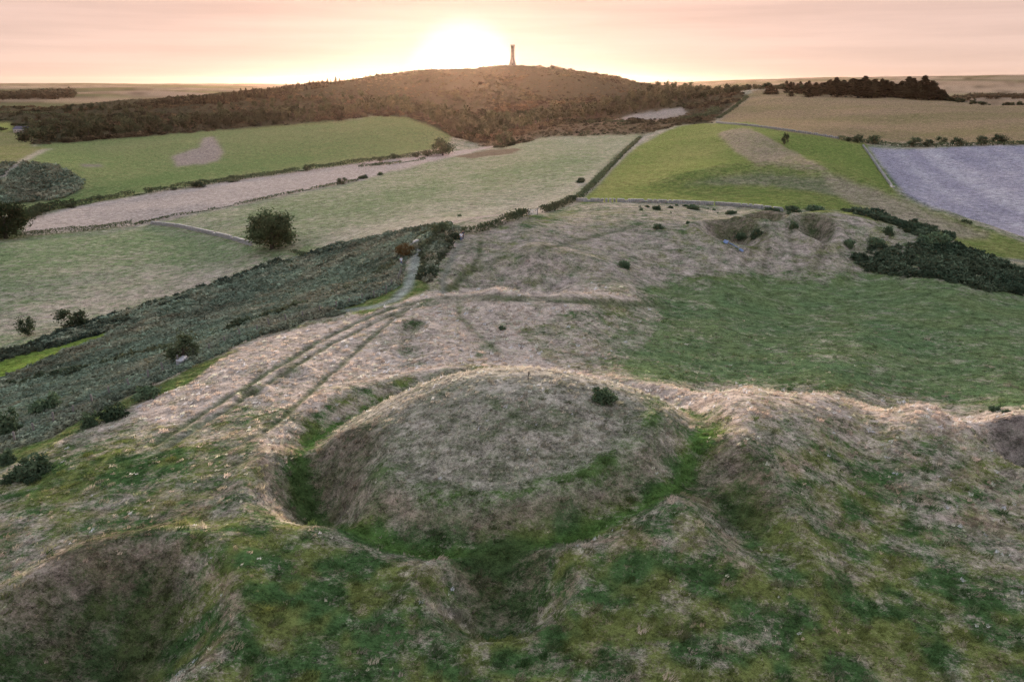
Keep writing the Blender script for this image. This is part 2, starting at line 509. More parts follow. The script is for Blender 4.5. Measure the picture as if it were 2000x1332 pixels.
cover('bare_patch', [(890, 306), (930, 297), (985, 290), (1020, 291), (1000, 300), (920, 310)], 300, 620, C(.15, .115, .075), C(.2, .15, .1), .5)
cover('lower_pasture', [(-400, 480), (0, 464), (262, 441), (300, 438), (490, 479), (600, 498), (540, 522), (400, 572), (250, 614), (0, 705), (-400, 850)], 120, 330, C(.145, .195, .09), C(.40, .335, .27), .38)
# right side, far to near
cover('brown_pasture', [(1385, 240), (1420, 215), (1465, 182), (1480, 174), (1850, 180), (2400, 210), (2400, 286), (1690, 280), (1530, 256)], 420, 860, C(.17, .15, .065), C(.27, .19, .118), .66)
cover('green_pasture', [(1130, 395), (1180, 342), (1240, 290), (1310, 252), (1345, 243), (1460, 238), (1530, 256), (1690, 280), (1760, 385), (2400, 620), (2400, 545), (1900, 500), (1640, 414), (1480, 406), (1300, 397)], 168, 560,
      C(.125, .17, .045), C(.235, .225, .085), .34)
cover('stubble_field', [(1692, 284), (2400, 284), (2400, 560), (1990, 470), (1880, 432), (1770, 382)], 218, 440, C(.235, .22, .262), C(.40, .378, .392), .5)
cover('green_pasture', [(1400, 262), (1430, 252), (1470, 252), (1560, 300), (1620, 334), (1590, 336), (1480, 322), (1440, 300)], 230, 520, C(.135, .165, .05), C(.27, .215, .15), .85, new=False)
cover('green_pasture', [(1330, 362), (1400, 345), (1500, 338), (1600, 348), (1700, 380), (1760, 408), (1700, 402), (1600, 376), (1500, 362), (1420, 360)], 200, 268, C(.11, .135, .06), C(.24, .215, .15), .45, new=False)  # face below the spur crest: its shade painted as a greyer green
cover('green_pasture', [(1600, 336), (1700, 364), (1780, 396), (1850, 428), (1948, 464), (1880, 466), (1780, 442), (1690, 408), (1640, 385)], 170, 275, C(.16, .165, .08), C(.29, .245, .175), .75, new=False)
bias[zone != 0] += .4 * (fbm(GX[zone != 0] / 45, GY[zone != 0] / 30, 3, 801) - .5)
# drill rows of the stubble field, dry bands on the brown pasture
st = zone == ZN.index('stubble_field')
a0, a1 = np.array(hit(1760, 310, 250)), np.array(hit(1930, 420, 230))
dv2 = (a1 - a0)[:2] / np.linalg.norm((a1 - a0)[:2])
sp_ = (GX * -dv2[1] + GY * dv2[0]) + 9 * (fbm(GX / 60, GY / 60, 2, 811) - .5)
tp_ = GX * dv2[0] + GY * dv2[1]
bias[st] = .42 + 1.3 * (fbm(sp_[st] / 5.0, tp_[st] / 300.0, 2, 812) - .5) + .4 * (fbm(GX[st] / 40, GY[st] / 40, 3, 813) - .5)
bp_ = zone == ZN.index('brown_pasture')
bias[bp_] += .9 * (fbm(GX[bp_] / 140, GY[bp_] / 22, 3, 814) - .5)
# the ridge: how dry the sward is
b0 = 0.5 + 0.0 * GX
ridge = zone == 0
bias[ridge] = .45
bias += np.where(ridge, .22 * (fbm(GX / 14, GY / 11, 3, 301) - .5), 0)
bias -= np.where(ridge, .42 * sstep(74, 46, RR), 0)  # towards the camera: partly greener grass, partly shade put into the colour


def rset(poly, v, lo, hi):
    m = ridge & in_poly(jx, jy, poly) & (GY > lo) & (GY < hi)
    bias[m] = v + .35 * (bias[m] - .47)


hm = ridge & in_poly(jx, jy, [(1290, 590), (1250, 560), (1320, 545), (1500, 538), (1700, 528), (2400, 600), (2400, 860), (2000, 800), (1600, 750), (1250, 745), (1180, 700), (1200, 640)]) & (GY > 76) & (GY < 152)
hmw = hm.astype(float)
soften(hmw, 60)
hmw *= ridge
gcol = C(.118, .168, .072) + .022 * (fbm(GX / 5, GY / 3, 3, 345) - .5)[..., None] * np.array((2.2, 1.0, .2))
colA[:] = colA * (1 - hmw[..., None]) + gcol * hmw[..., None]
bias_hm = -.10 + .35 * (bias - .47)
bias[:] = bias * (1 - hmw) + bias_hm * hmw
rset([(1290, 620), (1250, 560), (1130, 590), (1000, 620), (1040, 690), (1200, 745)], .47, 76, 130)
rset([(330, 748), (470, 676), (640, 626), (780, 588), (860, 560), (1100, 560), (1250, 585), (1150, 600), (1010, 640), (1060, 700), (1210, 745), (950, 712), (800, 735), (700, 770), (600, 800), (470, 790), (330, 850), (260, 800)], 1.0, 72, 128)
rset([(860, 570), (880, 475), (950, 450), (1100, 430), (1350, 412), (1600, 402), (1720, 420), (1680, 525), (1500, 535), (1320, 540), (1260, 562), (1180, 575), (1000, 565)], .62, 120, 190)
r3 = ridge & (GY > 128) & (GY < 190)
colB[r3] = (.39, .325, .275)
rset([(1000, 450), (1130, 398), (1300, 398), (1480, 407), (1660, 414), (1640, 420), (1300, 424)], .5, 150, 215)
rset([(1000, 450), (1040, 418), (1130, 398), (1140, 412), (1050, 442)], .25, 150, 215)
patch([(640, 815), (740, 765), (860, 737), (960, 730), (1080, 736), (1200, 753), (1310, 775), (1385, 830)], 20, .45, 55, 92)
patch([(1220, 758), (1400, 760), (1600, 772), (1800, 796), (2020, 830)], 40, .42, 60, 80)
patch([(1850, 810), (1980, 860)], 40, .25, 60, 80)
patch([(600, 850), (620, 815), (690, 770), (800, 738), (930, 716)], 15, -.6, 60, 100)
patch([(960, 1100), (990, 1170)], 60, -.30, 36, 56)
patch([(1440, 1000), (1500, 1040)], 40, -.30, 36, 60)
patch([(60, 960), (190, 930), (330, 890)], 45, -.36, 45, 80)
patch([(0, 1010), (120, 960)], 60, -.2, 45, 80)
patch([(200, 830), (300, 800)], 26, .2, 60, 90)
patch([(700, 1150), (600, 1250), (800, 1300)], 110, -.13, 30, 50)
patch([(1500, 1250), (1800, 1150)], 110, -.08, 30, 50)
patch([(850, 1190), (950, 1222), (1080, 1205), (1140, 1130)], 22, .5, 36, 48)
patch([(445, 1165), (445, 1235), (395, 1300), (330, 1345)], 18, .5, 33, 48)
patch([(60, 1130), (200, 1085), (350, 1085), (430, 1130)], 16, .3, 38, 60)
patch([(1130, 1080), (1330, 1040), (1440, 1050)], 24, .35, 36, 60)
patch([(820, 1090), (850, 1150)], 40, .3, 36, 60)
patch([(1450, 870), (1480, 950)], 45, .2, 45, 70)
patch([(540, 870), (600, 890)], 40, .35, 50, 75)
patch([(30, 1180), (200, 1120), (380, 1110)], 60, .22, 33, 60)
patch([(1400, 560), (1480, 600)], 30, -.1, 90, 140)
patch([(0, 490), (150, 480), (300, 470), (480, 500)], 38, -.35, 150, 300)
patch([(0, 640), (250, 580), (450, 530), (560, 505)], 32, .35, 130, 230)
patch([(520, 500), (600, 490)], 12, -.5, 150, 230)
patch([(650, 470), (800, 440), (900, 430), (1050, 405)], 22, .5, 170, 260)
patch([(500, 420), (700, 400), (850, 370)], 25, -.3, 200, 340)
patch([(950, 350), (1150, 300)], 22, -.2, 240, 460)
patch([(1060, 400), (1150, 350), (1230, 290)], 10, .35, 190, 460)
patch([(200, 290), (450, 270), (700, 250)], 10, .25, 400, 740)
patch([(100, 400), (300, 350), (600, 310)], 12, -.35, 300, 560)
patch([(1180, 370), (1300, 330), (1400, 270)], 25, .3, 200, 520)
patch([(1550, 270), (1640, 290), (1740, 360)], 30, -.35, 270, 470)
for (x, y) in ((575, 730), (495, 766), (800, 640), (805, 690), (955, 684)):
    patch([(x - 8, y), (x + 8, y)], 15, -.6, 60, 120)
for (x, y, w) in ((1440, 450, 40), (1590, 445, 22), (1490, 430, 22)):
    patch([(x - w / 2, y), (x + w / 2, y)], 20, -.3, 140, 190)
# the sward is a mix of plants: olive and moss among the green, russet among the straw
rm = (zone == 0) & (RR < 190) 
kA = sstep(.42, .66, fbm(GX / 2.0, GY / 1.6, 3, 331))[..., None] * .8
kB = sstep(.45, .68, fbm(GX / 1.8, GY / 1.4, 3, 333))[..., None] * .65 * (1 - sstep(62, 88, RR))[..., None]
kA = kA * (1 - hmw)[..., None]
colA[rm] = (colA * (1 - kA) + C(.155, .168, .05) * kA)[rm]
colB[rm] = (colB * (1 - kB) + C(.30, .205, .135) * kB)[rm]
# the great barrow: grey thin grass on its face, a greener terrace, lush grass in the ditch round its foot
qj = q_m + .10 * (fbm(GX / 3.0, GY / 3.0, 3, 341) - .5)
km = (sstep(1.02, .9, qj) * (zone == 0))[..., None]
colA[:] = colA * (1 - km) + C(.098, .118, .062) * km
colB[:] = colB * (1 - km) + C(.40, .355, .285) * km
bias[:] = bias * (1 - km[..., 0]) + (.54 + .30 * (fbm(GX / 7, GY / 6, 3, 342) - .5)) * km[..., 0]
side = np.arctan2(GX - BX, -(GY - BY))          # 0 towards the camera
terr = .8 * np.exp(-((qj - .83) / .06) ** 2) * sstep(1.9, .9, np.abs(side - .6))
low_ = np.exp(-((qj - .93) / .05) ** 2) * sstep(1.3, .6, np.abs(side + .05))
moat = np.exp(-((qj - 1.075) / .05) ** 2) * (sstep(2.9, 2.4, np.abs(side)))
bank = np.exp(-((qj - 1.24) / .07) ** 2) * sstep(2.3, 1.7, np.abs(side))
crest = np.exp(-((side - 3.14159) % 6.28318 / 2.2) ** 2 * 0) * sstep(.35, -.25, np.cos(side)) * sstep(1.0, .5, qj)
kg = (np.clip(1.0 * terr + 1.1 * moat, 0, 1) * (GY < 95))[..., None] * (zone == 0)[..., None]
colA[:] = colA * (1 - kg) + C(.075, .135, .034) * kg
bias += (-.42 * terr - .62 * moat + .28 * bank + .30 * crest) * (zone == 0)
kr = (low_ * .7)[..., None]
colB[:] = colB * (1 - kr) + C(.24, .175, .12) * kr
# darker, browner colours on the floors and walls of the hollows
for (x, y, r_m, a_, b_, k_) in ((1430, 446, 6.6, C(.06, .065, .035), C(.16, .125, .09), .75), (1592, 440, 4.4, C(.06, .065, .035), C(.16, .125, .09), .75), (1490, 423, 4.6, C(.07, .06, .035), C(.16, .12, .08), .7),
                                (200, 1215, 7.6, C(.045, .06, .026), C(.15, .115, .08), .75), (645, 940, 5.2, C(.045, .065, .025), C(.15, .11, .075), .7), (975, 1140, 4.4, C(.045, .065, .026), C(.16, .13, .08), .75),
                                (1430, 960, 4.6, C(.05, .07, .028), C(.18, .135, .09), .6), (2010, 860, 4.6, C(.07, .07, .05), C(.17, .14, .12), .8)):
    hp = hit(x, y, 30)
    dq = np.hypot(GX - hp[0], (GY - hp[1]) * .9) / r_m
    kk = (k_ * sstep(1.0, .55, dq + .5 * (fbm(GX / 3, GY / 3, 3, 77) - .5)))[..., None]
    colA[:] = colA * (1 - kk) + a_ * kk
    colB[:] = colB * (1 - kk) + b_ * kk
# bracken slope below the fence
BRK = [(-400, 850), (0, 703), (250, 612), (400, 570), (540, 518), (610, 498), (700, 472), (830, 450), (872, 440), (905, 452), (880, 470), (850, 520), (838, 552), (815, 560), (822, 500), (800, 495), (778, 545), (750, 580), (640, 618), (470, 670), (312, 742),
       (200, 797), (100, 850), (0, 880), (-400, 1050)]
brk = cover('bracken_slope', BRK, 60, 205, C(.085, .115, .08), C(.17, .15, .105), .35)
grs = cover('bracken_slope', [(-200, 756), (0, 700), (130, 668), (230, 642), (200, 668), (80, 708), (0, 748), (-200, 815)], 60, 205, C(.13, .2, .04), C(.2, .22, .06), .25, new=False)
cover('verge', [(-200, 980), (0, 885), (100, 852), (200, 800), (312, 746), (400, 705), (440, 692), (400, 722), (330, 760), (200, 822), (60, 888), (0, 918), (-200, 1000)], 60, 110, C(.08, .125, .036), C(.22, .2, .09), .22)
cover('verge', [(670, 602), (750, 578), (800, 530), (822, 488), (838, 500), (835, 560), (790, 590), (700, 612)], 100, 170, C(.085, .135, .035), C(.24, .22, .1), .3)
bias = np.clip(bias, -.3, 1.2)

PATHM = np.zeros(GX.shape)
# paths: worn lines in the grass, some down to chalk
PATHS = [  # pixel line, half width m, colour or None, strength, sink, nearest distance
    ([(300, 868), (400, 803), (500, 742), (620, 668), (700, 628), (770, 600), (850, 583), (930, 577), (1050, 580), (1180, 588), (1310, 594)], .42, (.09, .11, .055), .9, .2, 60),
    ([(325, 872), (430, 806), (520, 750), (640, 676), (720, 634), (790, 604), (860, 590), (930, 584), (1050, 586), (1180, 593), (1310, 600)], .38, (.10, .115, .06), .85, .18, 60),
    ([(300, 885), (360, 845), (430, 806)], .6, (.26, .25, .2), .4, .05, 60),
    ([(520, 842), (600, 772), (680, 702), (740, 645), (800, 600)], .34, (.105, .115, .06), .8, .15, 60),
    ([(440, 880), (520, 842)], .3, (.16, .15, .1), .6, .1, 60),
    ([(866, 573), (866, 545), (880, 510), (890, 490), (901, 473)], .5, (.2, .2, .17), .75, .15, 105),
    ([(876, 570), (920, 525), (935, 500), (938, 470)], .36, (.08, .09, .045), .9, .15, 105),
    ([(870, 566), (920, 530), (980, 505), (1080, 482), (1200, 452), (1260, 436)], .4, (.085, .095, .05), .9, .15, 105),
    ([(660, 608), (730, 600), (770, 586), (795, 562), (806, 535), (812, 510), (818, 486)], 1.0, (.30, .32, .30), .75, .05, 100),
    ([(1535, 416), (1500, 446), (1450, 522)], .3, (.10, .085, .06), .65, .12, 120),
    ([(1496, 448), (1500, 470), (1490, 535)], .28, (.12, .10, .075), .7, .15, 120),
    ([(1532, 412), (1540, 430), (1545, 470), (1560, 532)], .28, (.12, .10, .075), .7, .15, 120),
    ([(1628, 425), (1622, 455), (1605, 490), (1590, 532)], .32, (.12, .10, .075), .7, .15, 120),
    ([(895, 590), (900, 620), (940, 660), (980, 690)], .3, (.12, .13, .07), .6, .1, 80),
    ([(0, 350), (40, 318), (85, 293), (100, 291)], 2.0, (.38, .32, .27), .8, 0, 250),
    ([(1130, 388), (1160, 362), (1185, 335), (1215, 305), (1240, 282), (1262, 266), (1310, 252)], 1.3, (.40, .35, .30), .85, .1, 185),
    ([(1120, 390), (1150, 362), (1175, 335), (1205, 305), (1232, 282), (1255, 264)], .9, (.07, .075, .045), .8, 0, 185),
    ([(1390, 242), (1420, 218), (1456, 193)], 1.5, (.34, .29, .23), .8, 0, 400),
]
for (line, hw, colr, st, sink, lo) in PATHS:
    wl = world_line(line, lo)
    xs = [p[0] for p in wl]; ys = [p[1] for p in wl]
    m = (GX > min(xs) - 8) & (GX < max(xs) + 8) & (GY > min(ys) - 8) & (GY < max(ys) + 8)
    d = poly_dist(GX[m] + .5 * (fbm(GX[m] / 3, GY[m] / 3, 2, 8) - .5), GY[m], wl)
    mw = np.maximum(hw, .003 * RR[m])
    k = st * np.exp(-(d / mw) ** 4) * np.sqrt(hw / mw)
    for arr in (colA, colB):
        arr[m] = arr[m] * (1 - k[:, None]) + np.array(colr)[None] * k[:, None]
    H[m] -= sink * np.exp(-(d / mw) ** 2)
    PATHM[m] = np.maximum(PATHM[m], np.exp(-(d / (mw * 1.5)) ** 4))
    bias[m] = bias[m] * (1 - .6 * k)
    if hw >= 1.0 and lo < 600:
        zz = zone[m]; nm = 'path'
        if nm not in ZN: ZN.append(nm)
        zz[d < mw] = ZN.index(nm); zone[m] = zz

# the great barrow and the hollows are pieces of the setting of their own
for (nm, mk) in (('burial_mound', (rb < BR * 1.02)),):
    ZN.append(nm); zone[mk & (zone == 0)] = ZN.index(nm)


for arr in (colA, colB, bias):
    soften(arr, 3)


# ------------------------------------------------------------------ materials
def new_mat(name):
    m = bpy.data.materials.new(name)
    m.use_nodes = True
    m.node_tree.nodes.clear()
    return m


def terrain_material():
    m = new_mat('sward')
    t = m.node_tree
    l = t.links.new
    a = N(t, 'ShaderNodeAttribute', attribute_name='green_col')
    b = N(t, 'ShaderNodeAttribute', attribute_name='dry_col')
    s = N(t, 'ShaderNodeAttribute', attribute_name='dryness')
    rg = N(t, 'ShaderNodeAttribute', attribute_name='grain')
    g = N(t, 'ShaderNodeNewGeometry')
    mp1 = N(t, 'ShaderNodeMapping')
    mp1.inputs['Scale'].default_value = (.75, 1.0, .8)
    mp1.inputs['Rotation'].default_value = (0, 0, .22)
    l(g.outputs['Position'], mp1.inputs[0])
    n1 = N(t, 'ShaderNodeTexNoise'); n1.inputs['Scale'].default_value = .5; n1.inputs['Detail'].default_value = 6; n1.inputs['Roughness'].default_value = .95
    n2 = N(t, 'ShaderNodeTexNoise'); n2.inputs['Scale'].default_value = .085; n2.inputs['Detail'].default_value = 7; n2.inputs['Roughness'].default_value = .62
    n3 = N(t, 'ShaderNodeTexNoise'); n3.inputs['Scale'].default_value = .7; n3.inputs['Detail'].default_value = 6; n3.inputs['Roughness'].default_value = 1.0
    for q_ in (n1, n2, n3):
        l(mp1.outputs[0], q_.inputs['Vector'])
    n4 = N(t, 'ShaderNodeTexNoise'); n4.inputs['Scale'].default_value = .28; n4.inputs['Detail'].default_value = 3; n4.inputs['Roughness'].default_value = .7
    l(mp1.outputs[0], n4.inputs['Vector'])
    acc = None
    for q_, wt in ((n1, 4.2), (n4, 1.2), (n2, .9)):
        mm_ = N(t, 'ShaderNodeMath', operation='MULTIPLY_ADD'); mm_.inputs[1].default_value = wt; mm_.inputs[2].default_value = -wt / 2
        l(q_.outputs['Fac'], mm_.inputs[0])
        if acc is not None:
            aa_ = N(t, 'ShaderNodeMath', operation='ADD'); l(acc, aa_.inputs[0]); l(mm_.outputs[0], aa_.inputs[1]); acc = aa_.outputs[0]
        else:
            acc = mm_.outputs[0]
    sm = N(t, 'ShaderNodeMath', operation='ADD', use_clamp=True)
    l(acc, sm.inputs[0]); l(s.outputs['Fac'], sm.inputs[1])
    mix = N(t, 'ShaderNodeMix', data_type='RGBA')
    l(sm.outputs[0], mix.inputs[0]); l(a.outputs['Color'], mix.inputs[6]); l(b.outputs['Color'], mix.inputs[7])
    vr = N(t, 'ShaderNodeMapRange'); vr.inputs[1].default_value = .38; vr.inputs[2].default_value = .62; vr.inputs[3].default_value = .35; vr.inputs[4].default_value = 1.75
    l(n3.outputs['Fac'], vr.inputs[0])
    vm = N(t, 'ShaderNodeMix', data_type='RGBA', blend_type='MULTIPLY'); vm.inputs[0].default_value = 1
    l(mix.outputs[2], vm.inputs[6]); l(vr.outputs[0], vm.inputs[7])
    bs = N(t, 'ShaderNodeBsdfPrincipled')
    bs.inputs['Roughness'].default_value = 1.0
    bs.inputs['Specular IOR Level'].default_value = 0.0
    bs.inputs['Sheen Weight'].default_value = .22
    bs.inputs['Sheen Roughness'].default_value = .55
    l(vm.outputs[2], bs.inputs['Base Color'])
    l(vm.outputs[2], bs.inputs['Sheen Tint'])
    bsum = N(t, 'ShaderNodeMath', operation='MULTIPLY_ADD'); bsum.inputs[1].default_value = .5
    l(n3.outputs['Fac'], bsum.inputs[0]); l(n1.outputs['Fac'], bsum.inputs[2])
    bm_ = N(t, 'ShaderNodeBump'); bm_.inputs['Strength'].default_value = 1.0; bm_.inputs['Distance'].default_value = .6
    l(bsum.outputs[0], bm_.inputs['Height']); l(bm_.outputs[0], bs.inputs['Normal'])
    o = N(t, 'ShaderNodeOutputMaterial')
    l(bs.outputs[0], o.inputs[0])
    return m


def foliage_material(name, c1, c2, transl=.25, scale=.6, instancer=False, vary=.55):
    """leaves: colour varies from clump to clump; some light passes through"""
    m = new_mat(name)
    t = m.node_tree
    l = t.links.new
    g = N(t, 'ShaderNodeNewGeometry')
    nz_ = N(t, 'ShaderNodeTexNoise'); nz_.inputs['Scale'].default_value = scale; nz_.inputs['Detail'].default_value = 4
    l(g.outputs['Position'], nz_.inputs['Vector'])
    mr = N(t, 'ShaderNodeMapRange'); mr.inputs[1].default_value = .3; mr.inputs[2].default_value = .7
    l(nz_.outputs['Fac'], mr.inputs[0])
    mix = N(t, 'ShaderNodeMix', data_type='RGBA')
    mix.inputs[6].default_value = (*c1, 1); mix.inputs[7].default_value = (*c2, 1)
    l(mr.outputs[0], mix.inputs[0])
    rr = N(t, 'ShaderNodeMapRange'); rr.inputs[3].default_value = 1 - vary / 2; rr.inputs[4].default_value = 1 + vary / 2
    l(g.outputs['Random Per Island'], rr.inputs[0])
    vm = N(t, 'ShaderNodeMix', data_type='RGBA', blend_type='MULTIPLY'); vm.inputs[0].default_value = 1
    l(mix.outputs[2], vm.inputs[6]); l(rr.outputs[0], vm.inputs[7])
    last = vm.outputs[2]
    if instancer:
        at = N(t, 'ShaderNodeAttribute', attribute_type='INSTANCER', attribute_name='tint')
        v2 = N(t, 'ShaderNodeMix', data_type='RGBA', blend_type='MULTIPLY'); v2.inputs[0].default_value = 1
        l(last, v2.inputs[6]); l(at.outputs['Color'], v2.inputs[7])
        last = v2.outputs[2]
    else:
        oi = N(t, 'ShaderNodeObjectInfo')
        orr = N(t, 'ShaderNodeMapRange'); orr.inputs[3].default_value = .65; orr.inputs[4].default_value = 1.5
        l(oi.outputs['Random'], orr.inputs[0])
        v3 = N(t, 'ShaderNodeMix', data_type='RGBA', blend_type='MULTIPLY'); v3.inputs[0].default_value = 1
        l(last, v3.inputs[6]); l(orr.outputs[0], v3.inputs[7])
        last = v3.outputs[2]
    d = N(t, 'ShaderNodeBsdfDiffuse'); d.inputs['Roughness'].default_value = 1
    tr = N(t, 'ShaderNodeBsdfTranslucent')
    l(last, d.inputs['Color']); l(last, tr.inputs['Color'])
    ms = N(t, 'ShaderNodeMixShader'); ms.inputs[0].default_value = transl
    l(d.outputs[0], ms.inputs[1]); l(tr.outputs[0], ms.inputs[2])
    o = N(t, 'ShaderNodeOutputMaterial')
    l(ms.outputs[0], o.inputs[0])
    return m


def plain_material(name, c1, c2, scale=4.0, rough=.9, bump=.3, detail=5, metal=0.0):
    m = new_mat(name)
    t = m.node_tree
    l = t.links.new
    tc_ = N(t, 'ShaderNodeTexCoord')
    nz_ = N(t, 'ShaderNodeTexNoise'); nz_.inputs['Scale'].default_value = scale; nz_.inputs['Detail'].default_value = detail
    l(tc_.outputs['Object'], nz_.inputs['Vector'])
    mr = N(t, 'ShaderNodeMapRange'); mr.inputs[1].default_value = .3; mr.inputs[2].default_value = .7
    l(nz_.outputs['Fac'], mr.inputs[0])
    mix = N(t, 'ShaderNodeMix', data_type='RGBA')
    mix.inputs[6].default_value = (*c1, 1); mix.inputs[7].default_value = (*c2, 1)
    l(mr.outputs[0], mix.inputs[0])
    b = N(t, 'ShaderNodeBsdfPrincipled')
    b.inputs['Roughness'].default_value = rough
    b.inputs['Metallic'].default_value = metal
    b.inputs['Specular IOR Level'].default_value = .25
    l(mix.outputs[2], b.inputs['Base Color'])
    bp = N(t, 'ShaderNodeBump'); bp.inputs['Strength'].default_value = bump; bp.inputs['Distance'].default_value = .05
    l(nz_.outputs['Fac'], bp.inputs['Height']); l(bp.outputs[0], b.inputs['Normal'])
    o = N(t, 'ShaderNodeOutputMaterial')
    l(b.outputs[0], o.inputs[0])
    return m


M = {}
M['sward'] = terrain_material()
M['oak'] = foliage_material('oak_leaves', (.042, .06, .03), (.085, .105, .05), .22)
M['hedge'] = foliage_material('hedge_leaves', (.055, .075, .042), (.105, .125, .068), .2)
M['wood'] = foliage_material('woodland_leaves', (.036, .05, .026), (.085, .095, .05), .25, scale=.12)
M['conifer'] = foliage_material('conifer_needles', (.026, .024, .014), (.05, .042, .022), .12, scale=.2)
M['gorse'] = foliage_material('gorse_leaves', (.065, .10, .055), (.115, .155, .085), .2)
M['rust'] = foliage_material('autumn_leaves', (.10, .07, .03), (.17, .11, .045), .25)
M['grass'] = foliage_material('grass_blades', (.9, .9, .9), (1.1, 1.1, 1.1), .42, instancer=True, vary=.4)
M['frond'] = foliage_material('bracken_fronds', (.9, .9, .9), (1.1, 1.1, 1.1), .25, instancer=True, vary=.5)
M['bark'] = plain_material('bark', (.05, .04, .03), (.09, .075, .06), 6)
M['stone'] = plain_material('limestone', (.22, .215, .20), (.36, .35, .33), 3)
M['pale_stone'] = plain_material('pale_limestone', (.34, .34, .35), (.5, .5, .51), 3)
M['tower'] = plain_material('tower_stone', (.17, .14, .12), (.27, .23, .19), .8)
M['wood_post'] = plain_material('weathered_wood', (.09, .08, .07), (.2, .18, .165), 9)
M['wire'] = plain_material('fence_wire', (.2, .2, .2), (.25, .25, .25), 5, .5, 0)
M['gate'] = plain_material('galvanised_gate', (.42, .46, .48), (.52, .56, .58), 8, .5, .05, metal=.2)


def finish(o, name=None, label=None, cat=None, group=None, kind=None, parent=None):
    if parent is not None:
        o.parent = parent
    if label: o['label'] = label
    if cat: o['category'] = cat
    if group: o['group'] = group
    if kind: o['kind'] = kind
    COL.objects.link(o)
    return o


def mesh_np(name, verts, faces, mat, smooth=False):
    me = bpy.data.meshes.new(name)
    verts = np.asarray(verts, np.float32)
    faces = np.asarray(faces, np.int32)
    k = faces.shape[1]
    me.vertices.add(len(verts)); me.vertices.foreach_set('co', verts.ravel())
    me.loops.add(faces.size); me.loops.foreach_set('vertex_index', faces.ravel())
    me.polygons.add(len(faces)); me.polygons.foreach_set('loop_start', np.arange(0, faces.size, k, dtype=np.int32))
    me.update(calc_edges=True)
    if smooth:
        me.polygons.foreach_set('use_smooth', np.ones(len(faces), bool))
    if mat is not None:
        me.materials.append(mat)
    return me


# ------------------------------------------------------------------ build the ground, one mesh per piece of land
nr, nc = GX.shape
V = np.stack([GX, GY, H + ZC], -1).reshape(-1, 3)
dR = np.empty((nr, nc, 3)); dT = np.empty((nr, nc, 3))
Vg = V.reshape(nr, nc, 3)
dR[1:-1] = Vg[2:] - Vg[:-2]; dR[0] = Vg[1] - Vg[0]; dR[-1] = Vg[-1] - Vg[-2]
dT[:, 1:-1] = Vg[:, 2:] - Vg[:, :-2]; dT[:, 0] = Vg[:, 1] - Vg[:, 0]; dT[:, -1] = Vg[:, -1] - Vg[:, -2]
NRM = np.cross(dT, dR); NRM /= np.linalg.norm(NRM, axis=-1, keepdims=True)
NRMf = NRM.reshape(-1, 3)
ii = np.arange(nr * nc).reshape(nr, nc)
quads = np.stack([ii[:-1, :-1], ii[:-1, 1:], ii[1:, 1:], ii[1:, :-1]], -1).reshape(-1, 4)
zf = zone[:-1, :-1].reshape(-1)
cAf, cBf, sf = colA.reshape(-1, 3), colB.reshape(-1, 3), bias.reshape(-1)
for zi, zn in enumerate(ZN):
    fq = quads[zf == zi]
    if len(fq) == 0:
        continue
    used, inv = np.unique(fq, return_inverse=True)
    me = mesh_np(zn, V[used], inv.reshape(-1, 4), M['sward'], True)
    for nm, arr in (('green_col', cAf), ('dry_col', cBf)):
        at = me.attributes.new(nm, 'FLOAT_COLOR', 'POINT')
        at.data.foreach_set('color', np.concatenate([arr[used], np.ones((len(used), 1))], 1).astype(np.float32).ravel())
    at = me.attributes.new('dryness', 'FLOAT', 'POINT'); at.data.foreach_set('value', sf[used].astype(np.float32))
    me.normals_split_custom_set_from_vertices(NRMf[used].tolist())
    o = bpy.data.objects.new(zn, me)
    finish(o, kind='structure')
print('terrain', len(quads), 'quads', [(z, int((zf == i).sum())) for i, z in enumerate(ZN)])
# ------------------------------------------------------------------ plant shapes
def leaf_faces(c, size, rng, up=.25, stretch=1.5):
    """one small quad of foliage at each centre c, turned at random"""
    k = len(c)
    a = rng.normal(size=(k, 3)); a[:, 2] *= .7
    a /= np.linalg.norm(a, axis=1, keepdims=True)
    b = rng.normal(size=(k, 3)); b -= a * (a * b).sum(1, keepdims=True)
    b /= np.linalg.norm(b, axis=1, keepdims=True)
    s = (size * rng.uniform(.6, 1.35, (k, 1)))
    a = a * s * stretch * .5; b = b * s * .5
    v = np.stack([c - a, c - b * .8 + a * .1, c + a, c + b], 1).reshape(-1, 3)
    f = np.arange(4 * k).reshape(-1, 4)
    return v, f


def leaf_mesh(name, c, size, rng, mat, ctr=(0, 0, 0), stretch=1.5, round_=.7):
    """leaves whose shading follows the rounded mass they belong to"""
    v, f = leaf_faces(c, size, rng, stretch=stretch)
    q = v.reshape(-1, 4, 3)
    out = c - np.array(ctr, float); out /= np.maximum(np.linalg.norm(out, axis=1, keepdims=True), 1e-6)
    fn = np.cross(q[:, 2] - q[:, 0], q[:, 3] - q[:, 1]); fn /= np.maximum(np.linalg.norm(fn, axis=1, keepdims=True), 1e-9)
    flip = (fn * out).sum(1) < 0
    q[flip] = q[flip][:, ::-1]
    fn[flip] *= -1
    nn = out * round_ + fn * (1 - round_); nn /= np.maximum(np.linalg.norm(nn, axis=1, keepdims=True), 1e-9)
    me = mesh_np(name, q.reshape(-1, 3), f, mat, True)
    me.normals_split_custom_set_from_vertices(np.repeat(nn, 4, 0).tolist())
    return me


